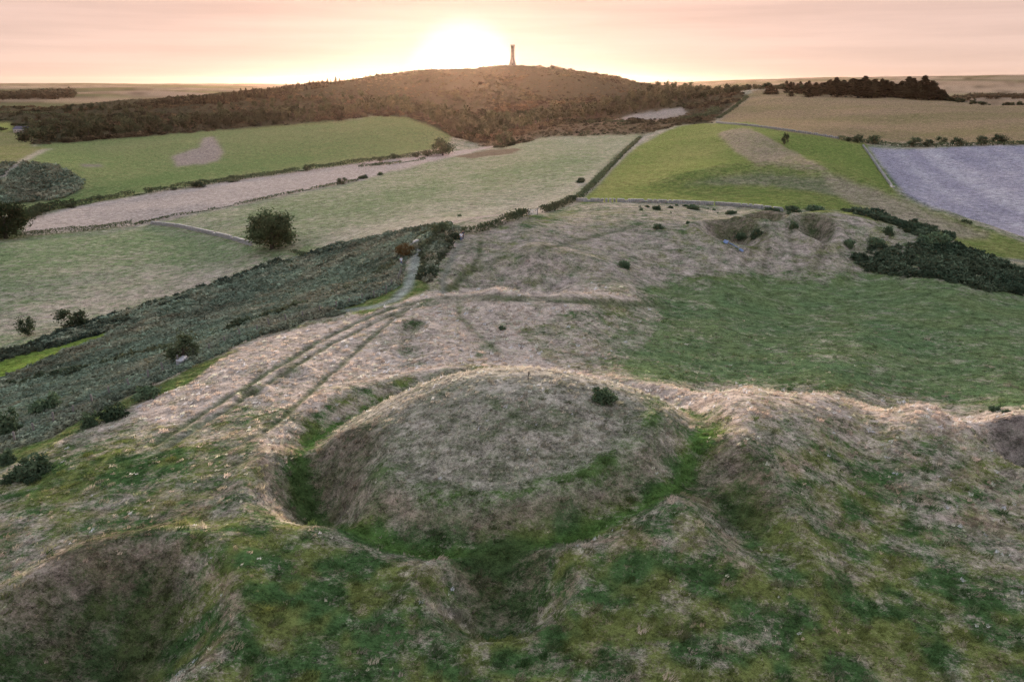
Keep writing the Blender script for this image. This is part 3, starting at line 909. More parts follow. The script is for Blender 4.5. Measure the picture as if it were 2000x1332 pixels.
def crown_points(rng, n_, rx, rz, z0, clumps=26, spread=.34, flat=.0, fill=.75):
    """centres of leaf clumps: lumps of foliage set through an uneven crown"""
    d = rng.normal(size=(clumps, 3))
    flat = flat or .8
    d /= np.linalg.norm(d, axis=1, keepdims=True)
    r = rng.uniform(fill, 1.0, (clumps, 1)) * rng.uniform(.82, 1.08, (clumps, 1))
    cc = d * r
    cc[:, 2] = np.where(cc[:, 2] < -flat, -flat + .25 * (cc[:, 2] + flat), cc[:, 2])
    who = rng.integers(0, clumps, n_)
    p = cc[who] * rng.uniform(.45, 1.0, (n_, 1)) ** .6 + rng.normal(size=(n_, 3)) * spread * rng.uniform(.5, 1, (clumps, 1))[who] * .55
    p *= np.array((rx, rx, rz))
    p[:, 2] += z0 + rz * flat
    return p


def tube(pts_, rad, k=7):
    """a tapered limb through the given points"""
    V_, F_ = [], []
    pts_ = [np.array(p, float) for p in pts_]
    for i, p in enumerate(pts_):
        d = pts_[min(i + 1, len(pts_) - 1)] - pts_[max(i - 1, 0)]
        d /= np.linalg.norm(d)
        u = np.cross(d, (0, .3, 1) if abs(d[2]) < .9 else (1, 0, 0)); u /= np.linalg.norm(u)
        w = np.cross(d, u)
        for j in range(k):
            t = 2 * math.pi * j / k
            V_.append(p + rad[i] * (math.cos(t) * u + math.sin(t) * w))
    for i in range(len(pts_) - 1):
        for j in range(k):
            F_.append((i * k + j, i * k + (j + 1) % k, (i + 1) * k + (j + 1) % k, (i + 1) * k + j))
    return np.array(V_), np.array(F_)


def join(parts):
    vs, fs, o_ = [], [], 0
    for v, f in parts:
        vs.append(np.asarray(v, float)); fs.append(np.asarray(f) + o_); o_ += len(v)
    return np.concatenate(vs), np.concatenate(fs)


def trunk_mesh(name, rng, h, r, rx, lean=.1, limbs=6):
    """trunk with root flare, fork and spreading limbs"""
    top = np.array((lean * h * rng.uniform(-1, 1), lean * h * rng.uniform(-1, 1), h))
    mid = top * .5 + np.array((rng.uniform(-.1, .1) * h, rng.uniform(-.1, .1) * h, 0))
    ps = [tube([(0, 0, -.6), (0, 0, .15 * h), mid, top], [r * 1.5, r, r * .8, r * .4])]
    for i in range(limbs):
        t = rng.uniform(0, 2 * math.pi)
        a = mid * rng.uniform(.6, 1.3)
        e = a + np.array((math.cos(t) * rx * .62, math.sin(t) * rx * .62, h * rng.uniform(.25, .6)))
        m_ = (a + e) / 2 + np.array((0, 0, -.06 * h))
        ps.append(tube([a, m_, e], [r * .5, r * .33, r * .12], 5))
    v, f = join(ps)
    return mesh_np(name, v, f, M['bark'], True)


def crown_mesh(name, seed, rx, rz, z0, n_, leaf, mat, **kw):
    rng = np.random.default_rng(seed)
    return leaf_mesh(name, crown_points(rng, n_, rx, rz, z0, **kw), leaf, rng, mat, (0, 0, z0 + rz * .55))


def conifer_mesh(name, seed, h, rx, n_, leaf):
    rng = np.random.default_rng(seed)
    t = rng.uniform(0, 1, n_) ** .75
    tier = np.abs(np.sin(t * 17 + rng.uniform(0, 6)))
    r = rx * (1 - t) ** .8 * (.45 + .55 * tier) * rng.uniform(.35, 1.1, n_)
    a = rng.uniform(0, 2 * math.pi, n_)
    r *= 1 + .25 * np.sin(a * 3 + rng.uniform(0, 6))
    p = np.stack([r * np.cos(a), r * np.sin(a), h * (.1 + .9 * t) - .12 * r], 1)
    return leaf_mesh(name, p, leaf, rng, M['conifer'], (0, 0, h * .3))


def far_tree_mesh(name, seed, rx, h, n_, leaf, mat):
    """a tree too far off to show its parts: crown and trunk in one"""
    rng = np.random.default_rng(seed)
    z0 = h * .06
    return leaf_mesh(name, crown_points(rng, n_, rx, (h - z0) / 1.8, z0, clumps=14, spread=.42, fill=.35), leaf, rng, mat, (0, 0, h * .35))


_v, _f = tube([(0, 0, -.8), (.05, 0, 2.5), (0, .1, 5.2), (0, 0, 7.0)], [.42, .3, .18, .05], 6)
FAR_TRUNK = mesh_np('trunk', _v, _f, M['bark'], True)


def place(name, me, loc, rz=0., sc=(1, 1, 1), label=None, cat=None, group=None):
    o = bpy.data.objects.new(name, me)
    o.location = loc; o.rotation_euler = (0, 0, rz); o.scale = sc
    finish(o, label=label, cat=cat, group=group)
    if cat == 'tree':                       # far trees: the foliage carries its trunk as a part
        finish(bpy.data.objects.new('trunk', FAR_TRUNK), parent=o)
    return o


def tree(name, loc, sc, crown, trunk, label, group=None, rz=None):
    e = bpy.data.objects.new(name, None)
    e.location = loc; e.rotation_euler = (0, 0, random.uniform(0, 6.28) if rz is None else rz); e.scale = sc
    e.empty_display_size = .5
    finish(e, label=label, cat='tree', group=group)
    finish(bpy.data.objects.new('trunk', trunk), parent=e)
    finish(bpy.data.objects.new('crown', crown), parent=e)
    return e


def px2m(p, px):                            # size in metres of px pixels at a point
    return px * (p[1] * CP - (p[2] - ZC) * SP) / F


# ------------------------------------------------------------------ stone walls and hedges along lines over the ground
def along(line, lo, step):
    wl = world_line(line, lo, 8)
    out = []
    for (x0, y0), (x1, y1) in zip(wl[:-1], wl[1:]):
        d = math.hypot(x1 - x0, y1 - y0)
        if d > 60:
            continue
        m = max(1, int(d / step))
        for k in range(m):
            out.append((x0 + (x1 - x0) * k / m, y0 + (y1 - y0) * k / m, math.atan2(y1 - y0, x1 - x0)))
    return out


def stone_wall(line, lo, h, w, label, step=.55, rows=3, mat='stone', drop=.04):
    pts_ = along(line, lo, step)
    rng = np.random.default_rng(len(pts_))
    vs, fs, k = [], [], 0
    cube = np.array([(-1, -1, -1), (1, -1, -1), (1, 1, -1), (-1, 1, -1), (-1, -1, 1), (1, -1, 1), (1, 1, 1), (-1, 1, 1)], float)
    cf = np.array([(0, 3, 2, 1), (4, 5, 6, 7), (0, 1, 5, 4), (1, 2, 6, 5), (2, 3, 7, 6), (3, 0, 4, 7)])
    for (x, y, a) in pts_:
        z = ground(x, y)
        for r in range(rows):
            if r == rows - 1 and rng.random() < drop * 6:
                continue
            s = np.array((step * rng.uniform(.45, .62), w * rng.uniform(.38, .52), h / rows * rng.uniform(.5, .62)))
            c = cube * s * rng.uniform(.85, 1.1, (8, 3))
            t = a + rng.normal() * .12
            R = np.array(((math.cos(t), -math.sin(t), 0), (math.sin(t), math.cos(t), 0), (0, 0, 1)))
            vs.append(c @ R.T + np.array((x + rng.normal() * .04, y + rng.normal() * .04, z - .1 + h / rows * (r + .5))))
            fs.append(cf + k); k += 8
    org = np.array((pts_[0][0], pts_[0][1], ground(*pts_[0][:2])))
    me = mesh_np('dry_stone_wall', np.concatenate(vs) - org, np.concatenate(fs), M[mat])
    return place('dry_stone_wall', me, org, label=label, cat='wall')


def hedge(line, lo, h, w, label, leaf=.3, per_m=60, mat='hedge', gap=.0, name='hedge', hvar=.45, group=None):
    pts_ = along(line, lo, .5)
    rng = np.random.default_rng(len(pts_) + int(h * 100))
    P_ = np.array([(x, y, ground(x, y)) for (x, y, a) in pts_])
    ang = np.array([a for (_, _, a) in pts_])
    n_ = int(len(pts_) * .5 * per_m)
    i = rng.integers(0, len(pts_), n_)
    run = fbm(P_[:, 0] / 3.5, P_[:, 1] / 3.5, 3, 19)
    hh = h * (1 - hvar + 2 * hvar * run)
    if gap:
        hh = hh * (fbm(P_[:, 0] / 9, P_[:, 1] / 9, 2, 29) > gap) + .12
    t = rng.uniform(0, 1, n_) ** .6
    prof = np.sqrt(np.clip(1 - (t - .35) ** 2 / .5, .05, 1))
    off = rng.normal(size=n_) * w * .36 * prof
    p = P_[i].copy()
    p[:, 0] += -np.sin(ang[i]) * off + rng.normal(size=n_) * .2
    p[:, 1] += np.cos(ang[i]) * off + rng.normal(size=n_) * .2
    p[:, 2] += t * hh[i]
    v, f = leaf_faces(p, leaf, rng)
    org = P_[0]
    me = mesh_np(name, v - org, f, M[mat])
    return place(name, me, org, label=label, cat='hedge', group=group)


# ------------------------------------------------------------------ stuff scattered by geometry nodes
def scatter(name, P_, rot, scl, tint_, pick, meshes, label=None):
    src = bpy.data.collections.new(name + '_pieces')
    for k, me in enumerate(meshes):
        src.objects.link(bpy.data.objects.new('%s_piece_%02d' % (name, k), me))
    me = bpy.data.meshes.new(name)
    me.vertices.add(len(P_)); me.vertices.foreach_set('co', np.asarray(P_, np.float32).ravel())
    for nm, ty, key, arr in (('rot', 'FLOAT_VECTOR', 'vector', rot), ('scl', 'FLOAT_VECTOR', 'vector', scl)):
        me.attributes.new(nm, ty, 'POINT').data.foreach_set(key, np.asarray(arr, np.float32).ravel())
    me.attributes.new('tint', 'FLOAT_COLOR', 'POINT').data.foreach_set('color', np.concatenate([tint_, np.ones((len(P_), 1))], 1).astype(np.float32).ravel())
    me.attributes.new('pick', 'INT', 'POINT').data.foreach_set('value', np.asarray(pick, np.int32))
    o = bpy.data.objects.new(name, me)
    ng = bpy.data.node_groups.new(name + '_nodes', 'GeometryNodeTree')
    ng.interface.new_socket('Geometry', in_out='INPUT', socket_type='NodeSocketGeometry')
    ng.interface.new_socket('Geometry', in_out='OUTPUT', socket_type='NodeSocketGeometry')
    gi = N(ng, 'NodeGroupInput'); go = N(ng, 'NodeGroupOutput')
    ip = N(ng, 'GeometryNodeInstanceOnPoints')
    ci = N(ng, 'GeometryNodeCollectionInfo'); ci.inputs['Collection'].default_value = src
    ci.inputs['Separate Children'].default_value = True; ci.inputs['Reset Children'].default_value = True
    at = {}
    for nm, dt in (('rot', 'FLOAT_VECTOR'), ('scl', 'FLOAT_VECTOR'), ('pick', 'INT')):
        a = N(ng, 'GeometryNodeInputNamedAttribute', data_type=dt); a.inputs['Name'].default_value = nm
        at[nm] = a.outputs['Attribute']
    er = N(ng, 'FunctionNodeEulerToRotation')
    l = ng.links.new
    l(gi.outputs[0], ip.inputs['Points']); l(ci.outputs[0], ip.inputs['Instance'])
    ip.inputs['Pick Instance'].default_value = True
    l(at['pick'], ip.inputs['Instance Index']); l(at['rot'], er.inputs[0]); l(er.outputs[0], ip.inputs['Rotation']); l(at['scl'], ip.inputs['Scale'])
    l(ip.outputs[0], go.inputs[0])
    o.modifiers.new('scatter', 'NODES').node_group = ng
    finish(o, label=label, kind='stuff')
    return o


def pick_ground(prob, count, rng):
    """random ground positions, chosen with the given weight per net cell"""
    w = (prob[:-1, :-1]).reshape(-1).astype(float)
    cdf = np.cumsum(w); cdf /= cdf[-1]
    c = np.searchsorted(cdf, rng.random(count))
    r_, t_ = c // (nc - 1), c % (nc - 1)
    fr, ft = rng.random(count), rng.random(count)
    th = TH[t_] + (TH[t_ + 1] - TH[t_]) * ft
    rad = np.exp(LR[r_] + (LR[r_ + 1] - LR[r_]) * fr)
    x, y = rad * np.sin(th), rad * np.cos(th)
    return np.stack([x, y, sample(x, y, H) + ZC], 1), (r_, t_), rad


CELL = np.zeros((nr, nc)); CELL[:-1, :-1] = np.diff(LR)[:, None] * np.diff(TH)[None]
INV = sstep(43 * D2, 40 * D2, np.abs(TT))
rng = np.random.default_rng(3)


def tuft_mesh(name, seed, blades, rad, h, wid, lean):
    r_ = np.random.default_rng(seed)
    k = blades
    a = r_.uniform(0, 6.28, k); rr_ = rad * np.sqrt(r_.random(k))
    b = np.stack([rr_ * np.cos(a), rr_ * np.sin(a), np.full(k, -.03)], 1)
    hh = h * r_.uniform(.55, 1.2, k)
    tip = b + np.stack([lean * hh + r_.normal(size=k) * .3 * hh, r_.normal(size=k) * .35 * hh, hh], 1)
    t = r_.uniform(0, 3.14, k)
    w = np.stack([np.cos(t), np.sin(t), np.zeros(k)], 1) * wid
    v = np.stack([b - w, b + w, tip], 1).reshape(-1, 3)
    return mesh_np(name, v, np.arange(3 * k).reshape(-1, 3), M['grass'])


# --- grass on the ridge
TUFTS = [tuft_mesh('grass_tuft', s, 16, .16, .17, .03, .8) for s in range(4)]
w_ = CELL * INV * ((zone == 0) | (zone == ZN.index('burial_mound')) | (zone == ZN.index('verge'))) * sstep(150, 95, RR) * (RR > 30) * (1 - PATHM)
Pg, (gi_, gj_), rad = pick_ground(w_, 18000, rng)
dry = np.clip(bias[gi_, gj_] + 2.0 * (.75 * fbm(Pg[:, 0] / 2.0, Pg[:, 1] / 1.2, 3, 401) + .25 * fbm(Pg[:, 0] / 11, Pg[:, 1] / 8, 3, 402) - .5) + rng.normal(size=len(Pg)) * .22, 0, 1)[:, None]
gt = colA[gi_, gj_] * (1 - dry) * 1.3 + colB[gi_, gj_] * dry * 1.45
gt *= np.exp(rng.normal(size=(len(Pg), 1)) * .38)
gt = np.clip(gt, .01, .72)
gs = (rng.uniform(.65, 1.25, len(Pg)) * (.62 + .6 * dry[:, 0]) * np.clip(rad / 70, .75, 1.9))
scl = np.stack([gs, gs, gs * rng.uniform(.8, 1.2, len(Pg)) / np.clip(rad / 70, .8, 1.5) ** .5], 1)
rot = np.stack([rng.normal(size=len(Pg)) * .12, rng.normal(size=len(Pg)) * .12, rng.normal(size=len(Pg)) * .7 + .3], 1)
scatter('grass', Pg, rot, scl, gt, rng.integers(0, 4, len(Pg)), TUFTS, 'rough windblown grass, part green part straw, over the ridge')


TUSS = [tuft_mesh('grass_tussock', 20 + s, 60, .34, .24, .026, .7) for s in range(3)]
Pg, (gi_, gj_), rad = pick_ground(w_ * (.35 + sstep(.45, .7, fbm(GX / 5, GY / 4, 3, 431))), 2600, rng)
dry = np.clip(bias[gi_, gj_] + 1.6 * (fbm(Pg[:, 0] / 4, Pg[:, 1] / 3, 3, 403) - .5) + rng.normal(size=len(Pg)) * .2, 0, 1)[:, None]
gt = (colA[gi_, gj_] * (1 - dry) * 1.3 + colB[gi_, gj_] * dry * 1.3) * rng.uniform(.65, 1.35, (len(Pg), 1))
gs = rng.uniform(.6, 1.3, len(Pg))
scatter('tussock_grass', Pg, np.stack([rng.normal(size=len(Pg)) * .12, rng.normal(size=len(Pg)) * .12, rng.normal(size=len(Pg)) * .6 + .3], 1), np.stack([gs, gs, gs * rng.uniform(.7, 1.2, len(Pg))], 1), gt,
        rng.integers(0, 3, len(Pg)), TUSS, 'taller tussocks of straw and green grass dotted over the ridge')


# --- bracken on the slope below the fence
def frond_mesh(name, seed, k, rad, h, leaf, mat):
    r_ = np.random.default_rng(seed)
    a = r_.uniform(0, 6.28, k); rr_ = rad * np.sqrt(r_.random(k))
    c = np.stack([rr_ * np.cos(a), rr_ * np.sin(a), h * (1 - .55 * (rr_ / rad) ** 2) * r_.uniform(.4, 1.05, k)], 1)
    return leaf_mesh(name, c, leaf, r_, mat, (0, 0, -.4), 2.0)


FR = [frond_mesh('bracken_clump', 60 + s, 24, .5, .55, .22, M['frond']) for s in range(4)]
zb = (zone == ZN.index('bracken_slope')) & ~grs
zb2 = (zone == ZN.index('bracken_knoll'))
Pb, (bi_, bj_), rad = pick_ground(CELL * INV * (zb * 1.0 + zb2 * .5), 60000, rng)
dry = np.clip(.5 + 2.6 * (.5 * fbm(Pb[:, 0] / 3, Pb[:, 1] / 3, 3, 501) + .5 * fbm(Pb[:, 0] / 16, Pb[:, 1] / 16, 3, 502) - .66), 0, 1)[:, None]
bt = C(.16, .20, .138) * (1 - dry) + C(.26, .225, .15) * dry
bt *= np.exp(rng.normal(size=(len(Pb), 1)) * .25) * (.6 + .8 * fbm(Pb[:, 0] / 9, Pb[:, 1] / 9, 3, 506))[:, None]
gs = rng.uniform(.6, 1.3, len(Pb)) * np.clip(rad / 110, .8, 2.6) * (.55 + 1.1 * fbm(Pb[:, 0] / 4, Pb[:, 1] / 4, 2, 505))
scatter('bracken', Pb, np.stack([0 * gs, 0 * gs, rng.uniform(0, 6.28, len(Pb))], 1), np.stack([gs, gs, gs * .8], 1), bt, rng.integers(0, 4, len(Pb)), FR, 'grey green bracken covering the slope below the fence')

# --- thickets of gorse and bramble that read as one mass
BUSHI = []
for s in range(3):
    r_ = np.random.default_rng(80 + s)
    BUSHI.append(leaf_mesh('gorse_clump', crown_points(r_, 240, .8, .55, -.15, clumps=12, spread=.32, flat=.5), .22, r_, M['frond'], (0, 0, -.1)))


def thicket(name, poly_list, count, size, cols, label, lo, hi, lines=()):
    m = np.zeros(GX.shape)
    for pl in poly_list:
        m += in_poly(jx, jy, pl) & (GY > lo) & (GY < hi)
    for (ln, wid) in lines:
        wl = world_line(ln, lo)
        xs = [p[0] for p in wl]; ys = [p[1] for p in wl]
        bx = (GX > min(xs) - 6) & (GX < max(xs) + 6) & (GY > min(ys) - 6) & (GY < max(ys) + 6)
        m[bx] += poly_dist(GX[bx], GY[bx], wl) < wid
    Pt, _, rad_ = pick_ground(CELL * (m > 0) * INV, count, rng)
    lump = fbm(Pt[:, 0] / 5, Pt[:, 1] / 5, 2, 601)
    gs_ = size * rng.uniform(.65, 1.2, count) * (.6 + .8 * lump)
    dr = np.clip(.5 + 2.4 * (fbm(Pt[:, 0] / 7, Pt[:, 1] / 7, 3, 602) - .5), 0, 1)[:, None]
    tt = np.array(cols[0]) * (1 - dr) + np.array(cols[1]) * dr
    tt = tt * rng.uniform(.65, 1.25, (count, 1))
    return scatter(name, Pt, np.stack([0 * gs_, 0 * gs_, rng.uniform(0, 6.28, count)], 1), np.stack([gs_, gs_, gs_ * rng.uniform(.8, 1.15, count)], 1), tt,
                   rng.integers(0, 3, count), BUSHI, label)


thicket('gorse_thicket', [[(1665, 505), (1690, 488), (1730, 478), (1770, 492), (1805, 470), (1850, 474), (1920, 505), (2010, 535), (2300, 600), (2300, 660), (2010, 580), (1850, 552), (1700, 528)],
                          [(1640, 412), (1700, 413), (1800, 440), (1862, 468), (1840, 482), (1800, 462), (1740, 436), (1690, 424)]], 1500, 1.35,
        [(.062, .095, .058), (.11, .145, .088)], 'dark gorse thicket on the slope above the green hollow', 128, 215)
thicket('bramble_thicket', [[(820, 470), (850, 445), (885, 455), (895, 470), (868, 500), (850, 530), (836, 552), (822, 545), (830, 500)]], 620, 1.25,
        [(.075, .10, .06), (.14, .155, .09)], 'dark brambles massed beside the chalk track', 110, 200,
        lines=[([(0, 872), (40, 850), (120, 815), (200, 772), (312, 712), (400, 672), (470, 640), (560, 610), (640, 585), (720, 555), (770, 515)], 1.3)])
thicket('valley_scrub', [[(-300, 780), (-300, 830), (0, 706), (100, 680), (215, 648), (330, 600), (430, 565), (560, 515), (590, 500), (540, 510), (400, 562), (260, 605), (100, 655), (0, 690)],
                         [(560, 508), (700, 470), (790, 452), (870, 438), (880, 446), (800, 460), (700, 480), (590, 510)]], 1500, 1.15,
        [(.058, .085, .065), (.11, .13, .085)], 'line of dark scrub between the bracken slope and the pasture', 110, 205)
# heather, gorse and bushes all over the big hill
hz = (zone == ZN.index('heath_hill')) & (PX > -150) & (PX < 2150)
Ph, (hi_, hj_), rad = pick_ground(CELL * hz * (.25 + fbm(GX / 40, GY / 40, 3, 701) ** 2 * 2.4), 9500, rng)
gs = rng.uniform(.6, 1.4, len(Ph)) * (.7 + 1.6 * sstep(.5, .75, fbm(Ph[:, 0] / 60, Ph[:, 1] / 60, 3, 702))) * 2.2
dr = np.clip(.5 + 2.6 * (fbm(Ph[:, 0] / 50, Ph[:, 1] / 50, 3, 703) - .5), 0, 1)[:, None]
ht = (C(.04, .05, .026) * (1 - dr) + C(.095, .075, .045) * dr) * rng.uniform(.4, 1.9, (len(Ph), 1))
scatter('heath_scrub', Ph, np.stack([0 * gs, 0 * gs, rng.uniform(0, 6.28, len(Ph))], 1), np.stack([gs, gs, gs * .75], 1), ht, rng.integers(0, 3, len(Ph)), BUSHI, 'low heather and gorse scrub covering the big hill')

# ------------------------------------------------------------------ the tower on the hill
def octagon_lathe(prof, k=8):
    V_, F_ = [], []
    for (r, z) in prof:
        for j in range(k):
            t = 2 * math.pi * (j + .5) / k
            V_.append((r * math.cos(t), r * math.sin(t), z))
    for i in range(len(prof) - 1):
        for j in range(k):
            F_.append((i * k + j, i * k + (j + 1) % k, (i + 1) * k + (j + 1) % k, (i + 1) * k + j))
    return np.array(V_), np.array(F_)


tx, ty, tz = 0.7, 1000.0, 0.0
tz = ground(tx, ty)
tw = bpy.data.objects.new('monument_tower', None); tw.location = (tx, ty, tz - .3); tw.scale = (1.0, 1.0, 1.03)
finish(tw, label='tall octagonal stone tower with flared base on the hilltop', cat='tower')
v, f = octagon_lathe([(4.9, -1.5), (4.9, .4), (4.6, .5), (4.2, 2.2), (3.55, 4.0), (3.0, 5.6), (2.65, 6.9)])
finish(bpy.data.objects.new('flared_base', mesh_np('flared_base', v, f, M['tower'])), parent=tw)
v, f = octagon_lathe([(2.6, 6.85), (2.5, 8.0), (2.4, 14.0), (2.33, 19.6)])
shaft = bpy.data.objects.new('shaft', mesh_np('shaft', v, f, M['tower'])); finish(shaft, parent=tw)
v, f = octagon_lathe([(2.33, 19.4), (2.75, 20.0), (2.95, 20.3), (2.95, 20.9), (2.6, 20.95), (2.6, 22.0), (2.25, 22.0), (2.25, 21.0), (.01, 20.9)])
par = bpy.data.objects.new('parapet', mesh_np('parapet', v, f, M['tower'])); finish(par, parent=tw)
mer = []
cubev = np.array([(-1, -1, -1), (1, -1, -1), (1, 1, -1), (-1, 1, -1), (-1, -1, 1), (1, -1, 1), (1, 1, 1), (-1, 1, 1)], float)
cubef = np.array([(0, 3, 2, 1), (4, 5, 6, 7), (0, 1, 5, 4), (1, 2, 6, 5), (2, 3, 7, 6), (3, 0, 4, 7)])
mm = mesh_np('merlon', cubev * np.array((.42, .42, .45)), cubef, M['tower'])
for j in range(8):
    t = 2 * math.pi * (j + .5) / 8
    o = bpy.data.objects.new('merlon', mm); o.location = (2.42 * math.cos(t), 2.42 * math.sin(t), 22.4); o.rotation_euler = (0, 0, t)
    finish(o, parent=par)
slit = mesh_np('window_slit', cubev * np.array((.22, .08, .8)), cubef, M['bark'])
for z in (10.0, 16.0):
    o = bpy.data.objects.new('window_slit', slit); o.location = (0, -2.24, z); finish(o, parent=shaft)
dr_ = mesh_np('door', cubev * np.array((.6, .1, 1.1)), cubef, M['bark'])
o = bpy.data.objects.new('door', dr_); o.location = (0, -4.25, 1.55); finish(o, parent=tw)

# ------------------------------------------------------------------ woods on the hill
WT = [far_tree_mesh('woodland_tree', 100 + s, 4.6 * (1 + .12 * (s % 3)), 8.6 + s % 2, 560, .95, M['wood']) for s in range(5)]
CT = [conifer_mesh('conifer', 120 + s, 11.5 + s, 3.6, 460, 1.0) for s in range(4)]


def plant_wood(poly_, count, gap_px, lo, meshes, smin, smax, name, label, group, grow=None):
    out, tries = [], 0
    xs = [p[0] for p in poly_]; ys = [p[1] for p in poly_]
    while len(out) < count and tries < count * 40:
        tries += 1
        x, y = random.uniform(min(xs), max(xs)), random.uniform(min(ys), max(ys))
        if not in_poly(np.array([x]), np.array([y]), poly_)[0]:
            continue
        if any((x - a) ** 2 + ((y - b) * 1.7) ** 2 < gap_px ** 2 for a, b in out):
            continue
        out.append((x, y))
    for (x, y) in out:
        p = hit(x, y, lo)
        if p[1] > 1300:
            continue
        s = random.uniform(smin, smax) * (grow(x, y) if grow else 1)
        place(name, random.choice(meshes), (p[0], p[1], p[2] - .3), random.uniform(0, 6.28), (s * random.uniform(.9, 1.15), s * random.uniform(.9, 1.15), s * random.uniform(.85, 1.1) * (.75 if name == 'conifer' else 1)), label, 'tree', group)


plant_wood([(45, 285), (120, 272), (250, 268), (400, 253), (520, 247), (630, 236), (700, 230), (700, 215), (560, 225), (430, 232), (330, 240), (200, 245), (60, 250)], 85, 13, 400, WT, .85, 1.3, 'woodland_tree',
           'rounded woodland tree along the top of the meadow below the hill', 'trees edging the valley meadow')
plant_wood([(50, 245), (200, 232), (330, 228), (300, 205), (180, 212), (60, 232)], 34, 18, 500, WT, .5, .85, 'woodland_tree', 'small rounded tree on the low end of the hill', 'trees on the low end of the hill')
plant_wood([(700, 228), (745, 222), (800, 225), (860, 250), (900, 268), (950, 275), (1020, 255), (1100, 236), (1090, 222), (1000, 235), (930, 240), (860, 222), (780, 205), (700, 210)], 90, 13, 500, WT, .9, 1.4, 'woodland_tree',
           'rounded woodland tree below the tower side of the hill', 'trees at the foot of the tower hill')
plant_wood([(1100, 234), (1200, 226), (1300, 210), (1330, 200), (1440, 182), (1440, 176), (1330, 172), (1270, 185), (1190, 208), (1100, 220)], 70, 12, 500, WT, .8, 1.2, 'woodland_tree',
           'dark woodland tree where the hill meets the brown pasture', 'trees between the hill and the brown pasture')
plant_wood([(430, 222), (700, 206), (760, 200), (700, 185), (560, 196), (430, 208)], 44, 16, 500, WT, .4, .8, 'woodland_tree', 'small tree scattered on the middle of the hillside', 'trees scattered on the hillside')
plant_wood([(330, 208), (430, 190), (560, 172), (640, 162), (705, 154), (718, 156), (640, 172), (560, 184), (440, 204)], 110, 6, 700, CT, .45, .7, 'conifer', 'small dark conifer along the hill crest', 'conifers on the hill crest')
for (x, y, s) in ((1285, 170, .8), (1303, 172, .85), (1272, 172, .6), (1255, 168, .5)):
    p = hit(x, y, 700)
    place('woodland_tree', WT[x % 5], (p[0], p[1], p[2] - .3), x, (s, s, s), 'round tree standing up on the end of the hill skyline', 'tree', 'trees on the end of the skyline')
for (x, y, s) in ((1077, 133, .3), (1104, 138, .38), (1020, 129, .22), (893, 133, .25), (1040, 130, .2), (726, 152, .35), (714, 152, .35)):
    p = hit(x, y + 2, 700)
    place('hilltop_bush', WT[x % 5], (p[0], p[1], p[2] - .2), x, (s, s, s * .8), 'small dark bush on the hill skyline', 'bush', 'bushes on the hill skyline')
# the conifer wood behind the brown pasture
random.seed(21)
for i in range(200):
    x = 1480 + 368 * (random.random() ** .75)
    Y = random.uniform(735, 850) - (x - 1500) * .12
    X = (x - 1000) / F * Y * .96
    s = (.55 + .72 * sstep(1500, 1700, x) - .55 * sstep(1800, 1850, x)) * random.uniform(.85, 1.15)
    place('conifer', random.choice(CT), (X, Y, ground(X, Y) - .3), random.uniform(0, 6), (s * 2.1, s * 2.1, s * random.uniform(.6, .95)), 'dark conifer in the wood behind the brown pasture', 'tree', 'conifers behind the brown pasture')
for i in range(62):
    x = random.uniform(1335, 1580)
    Y = random.uniform(830, 900) - (x - 1335) * .1
    X = (x - 1000) / F * Y * .96
    s = random.uniform(.5, .85)
    place('woodland_tree', random.choice(WT), (X, Y, ground(X, Y) - .3), random.uniform(0, 6), (s * 1.2, s * 1.2, s), 'low dark tree in the belt behind the brown pasture', 'tree', 'low trees behind the brown pasture')
for i in range(26):
    x = random.uniform(1838, 2020)
    Y = random.uniform(690, 740) - (x - 1838) * .25
    X = (x - 1000) / F * Y * .96
    s = random.uniform(.25, .45)
    place('woodland_tree', random.choice(WT), (X, Y, ground(X, Y) - .2), random.uniform(0, 6), (s * 1.3, s * 1.3, s), 'scrubby tree on the far edge of the brown pasture', 'tree', 'scrubby trees on the pasture edge')
WI = [far_tree_mesh('wood_tree_crown', 140 + s_, 4.8, 9.0, 300, 1.2, M['frond']) for s_ in range(3)]
for (nm, x0, x1, y0, y1, cnt, smin, smax, lab) in (('far_woodland', -30, 148, 1480, 1850, 150, 1.1, 1.8, 'dark far wood on the skyline beyond the farm'), ('valley_woodland', 1845, 2040, 1850, 2250, 150, .9, 1.5, 'dim far wood in the valley beyond the brown pasture')):
    fx_ = rng.uniform(x0, x1, cnt); fY = rng.uniform(y0, y1, cnt)
    fX = (fx_ - 1000) / F * fY * .96
    gs = rng.uniform(smin, smax, cnt)
    ft = C(.075, .07, .045) * rng.uniform(.6, 1.4, (cnt, 1))
    scatter(nm, np.stack([fX, fY, sample(fX, fY, H) + ZC - .3], 1), np.stack([0 * gs, 0 * gs, rng.uniform(0, 6, cnt)], 1), np.stack([gs * 1.2, gs * 1.2, gs], 1), ft, rng.integers(0, 3, cnt), WI, lab)

# ------------------------------------------------------------------ single trees and hedgerow trees
rngt = np.random.default_rng(5)
oak_c = crown_mesh('crown', 11, 5.9, 5.6, .5, 7000, .42, M['oak'], clumps=46, spread=.3)
oak_t = trunk_mesh('trunk', rngt, 6.5, .45, 5.2, .03, 9)
p = hit(532, 486, 150); k = px2m(p, 98) / 11.4
tree('broad_tree', p, (k, k, k * .86), oak_c, oak_t, 'large round dark tree standing alone at the end of the stone wall', rz=.4)
p = hit(12, 466, 180); k = px2m(p, 92) / 11.4
tree('broad_tree', p, (k, k, k * .9), oak_c, oak_t, 'large dark tree cut by the picture edge beside the lower pasture hedge', rz=2.2)
SMC = [crown_mesh('crown', 30 + s, 2.5, 2.0, .5, 1500, .27, M['hedge'], clumps=24, spread=.34) for s in range(3)]
SMT = [trunk_mesh('trunk', rngt, 2.9, .16, 2.3, .12, 6) for s in range(3)]
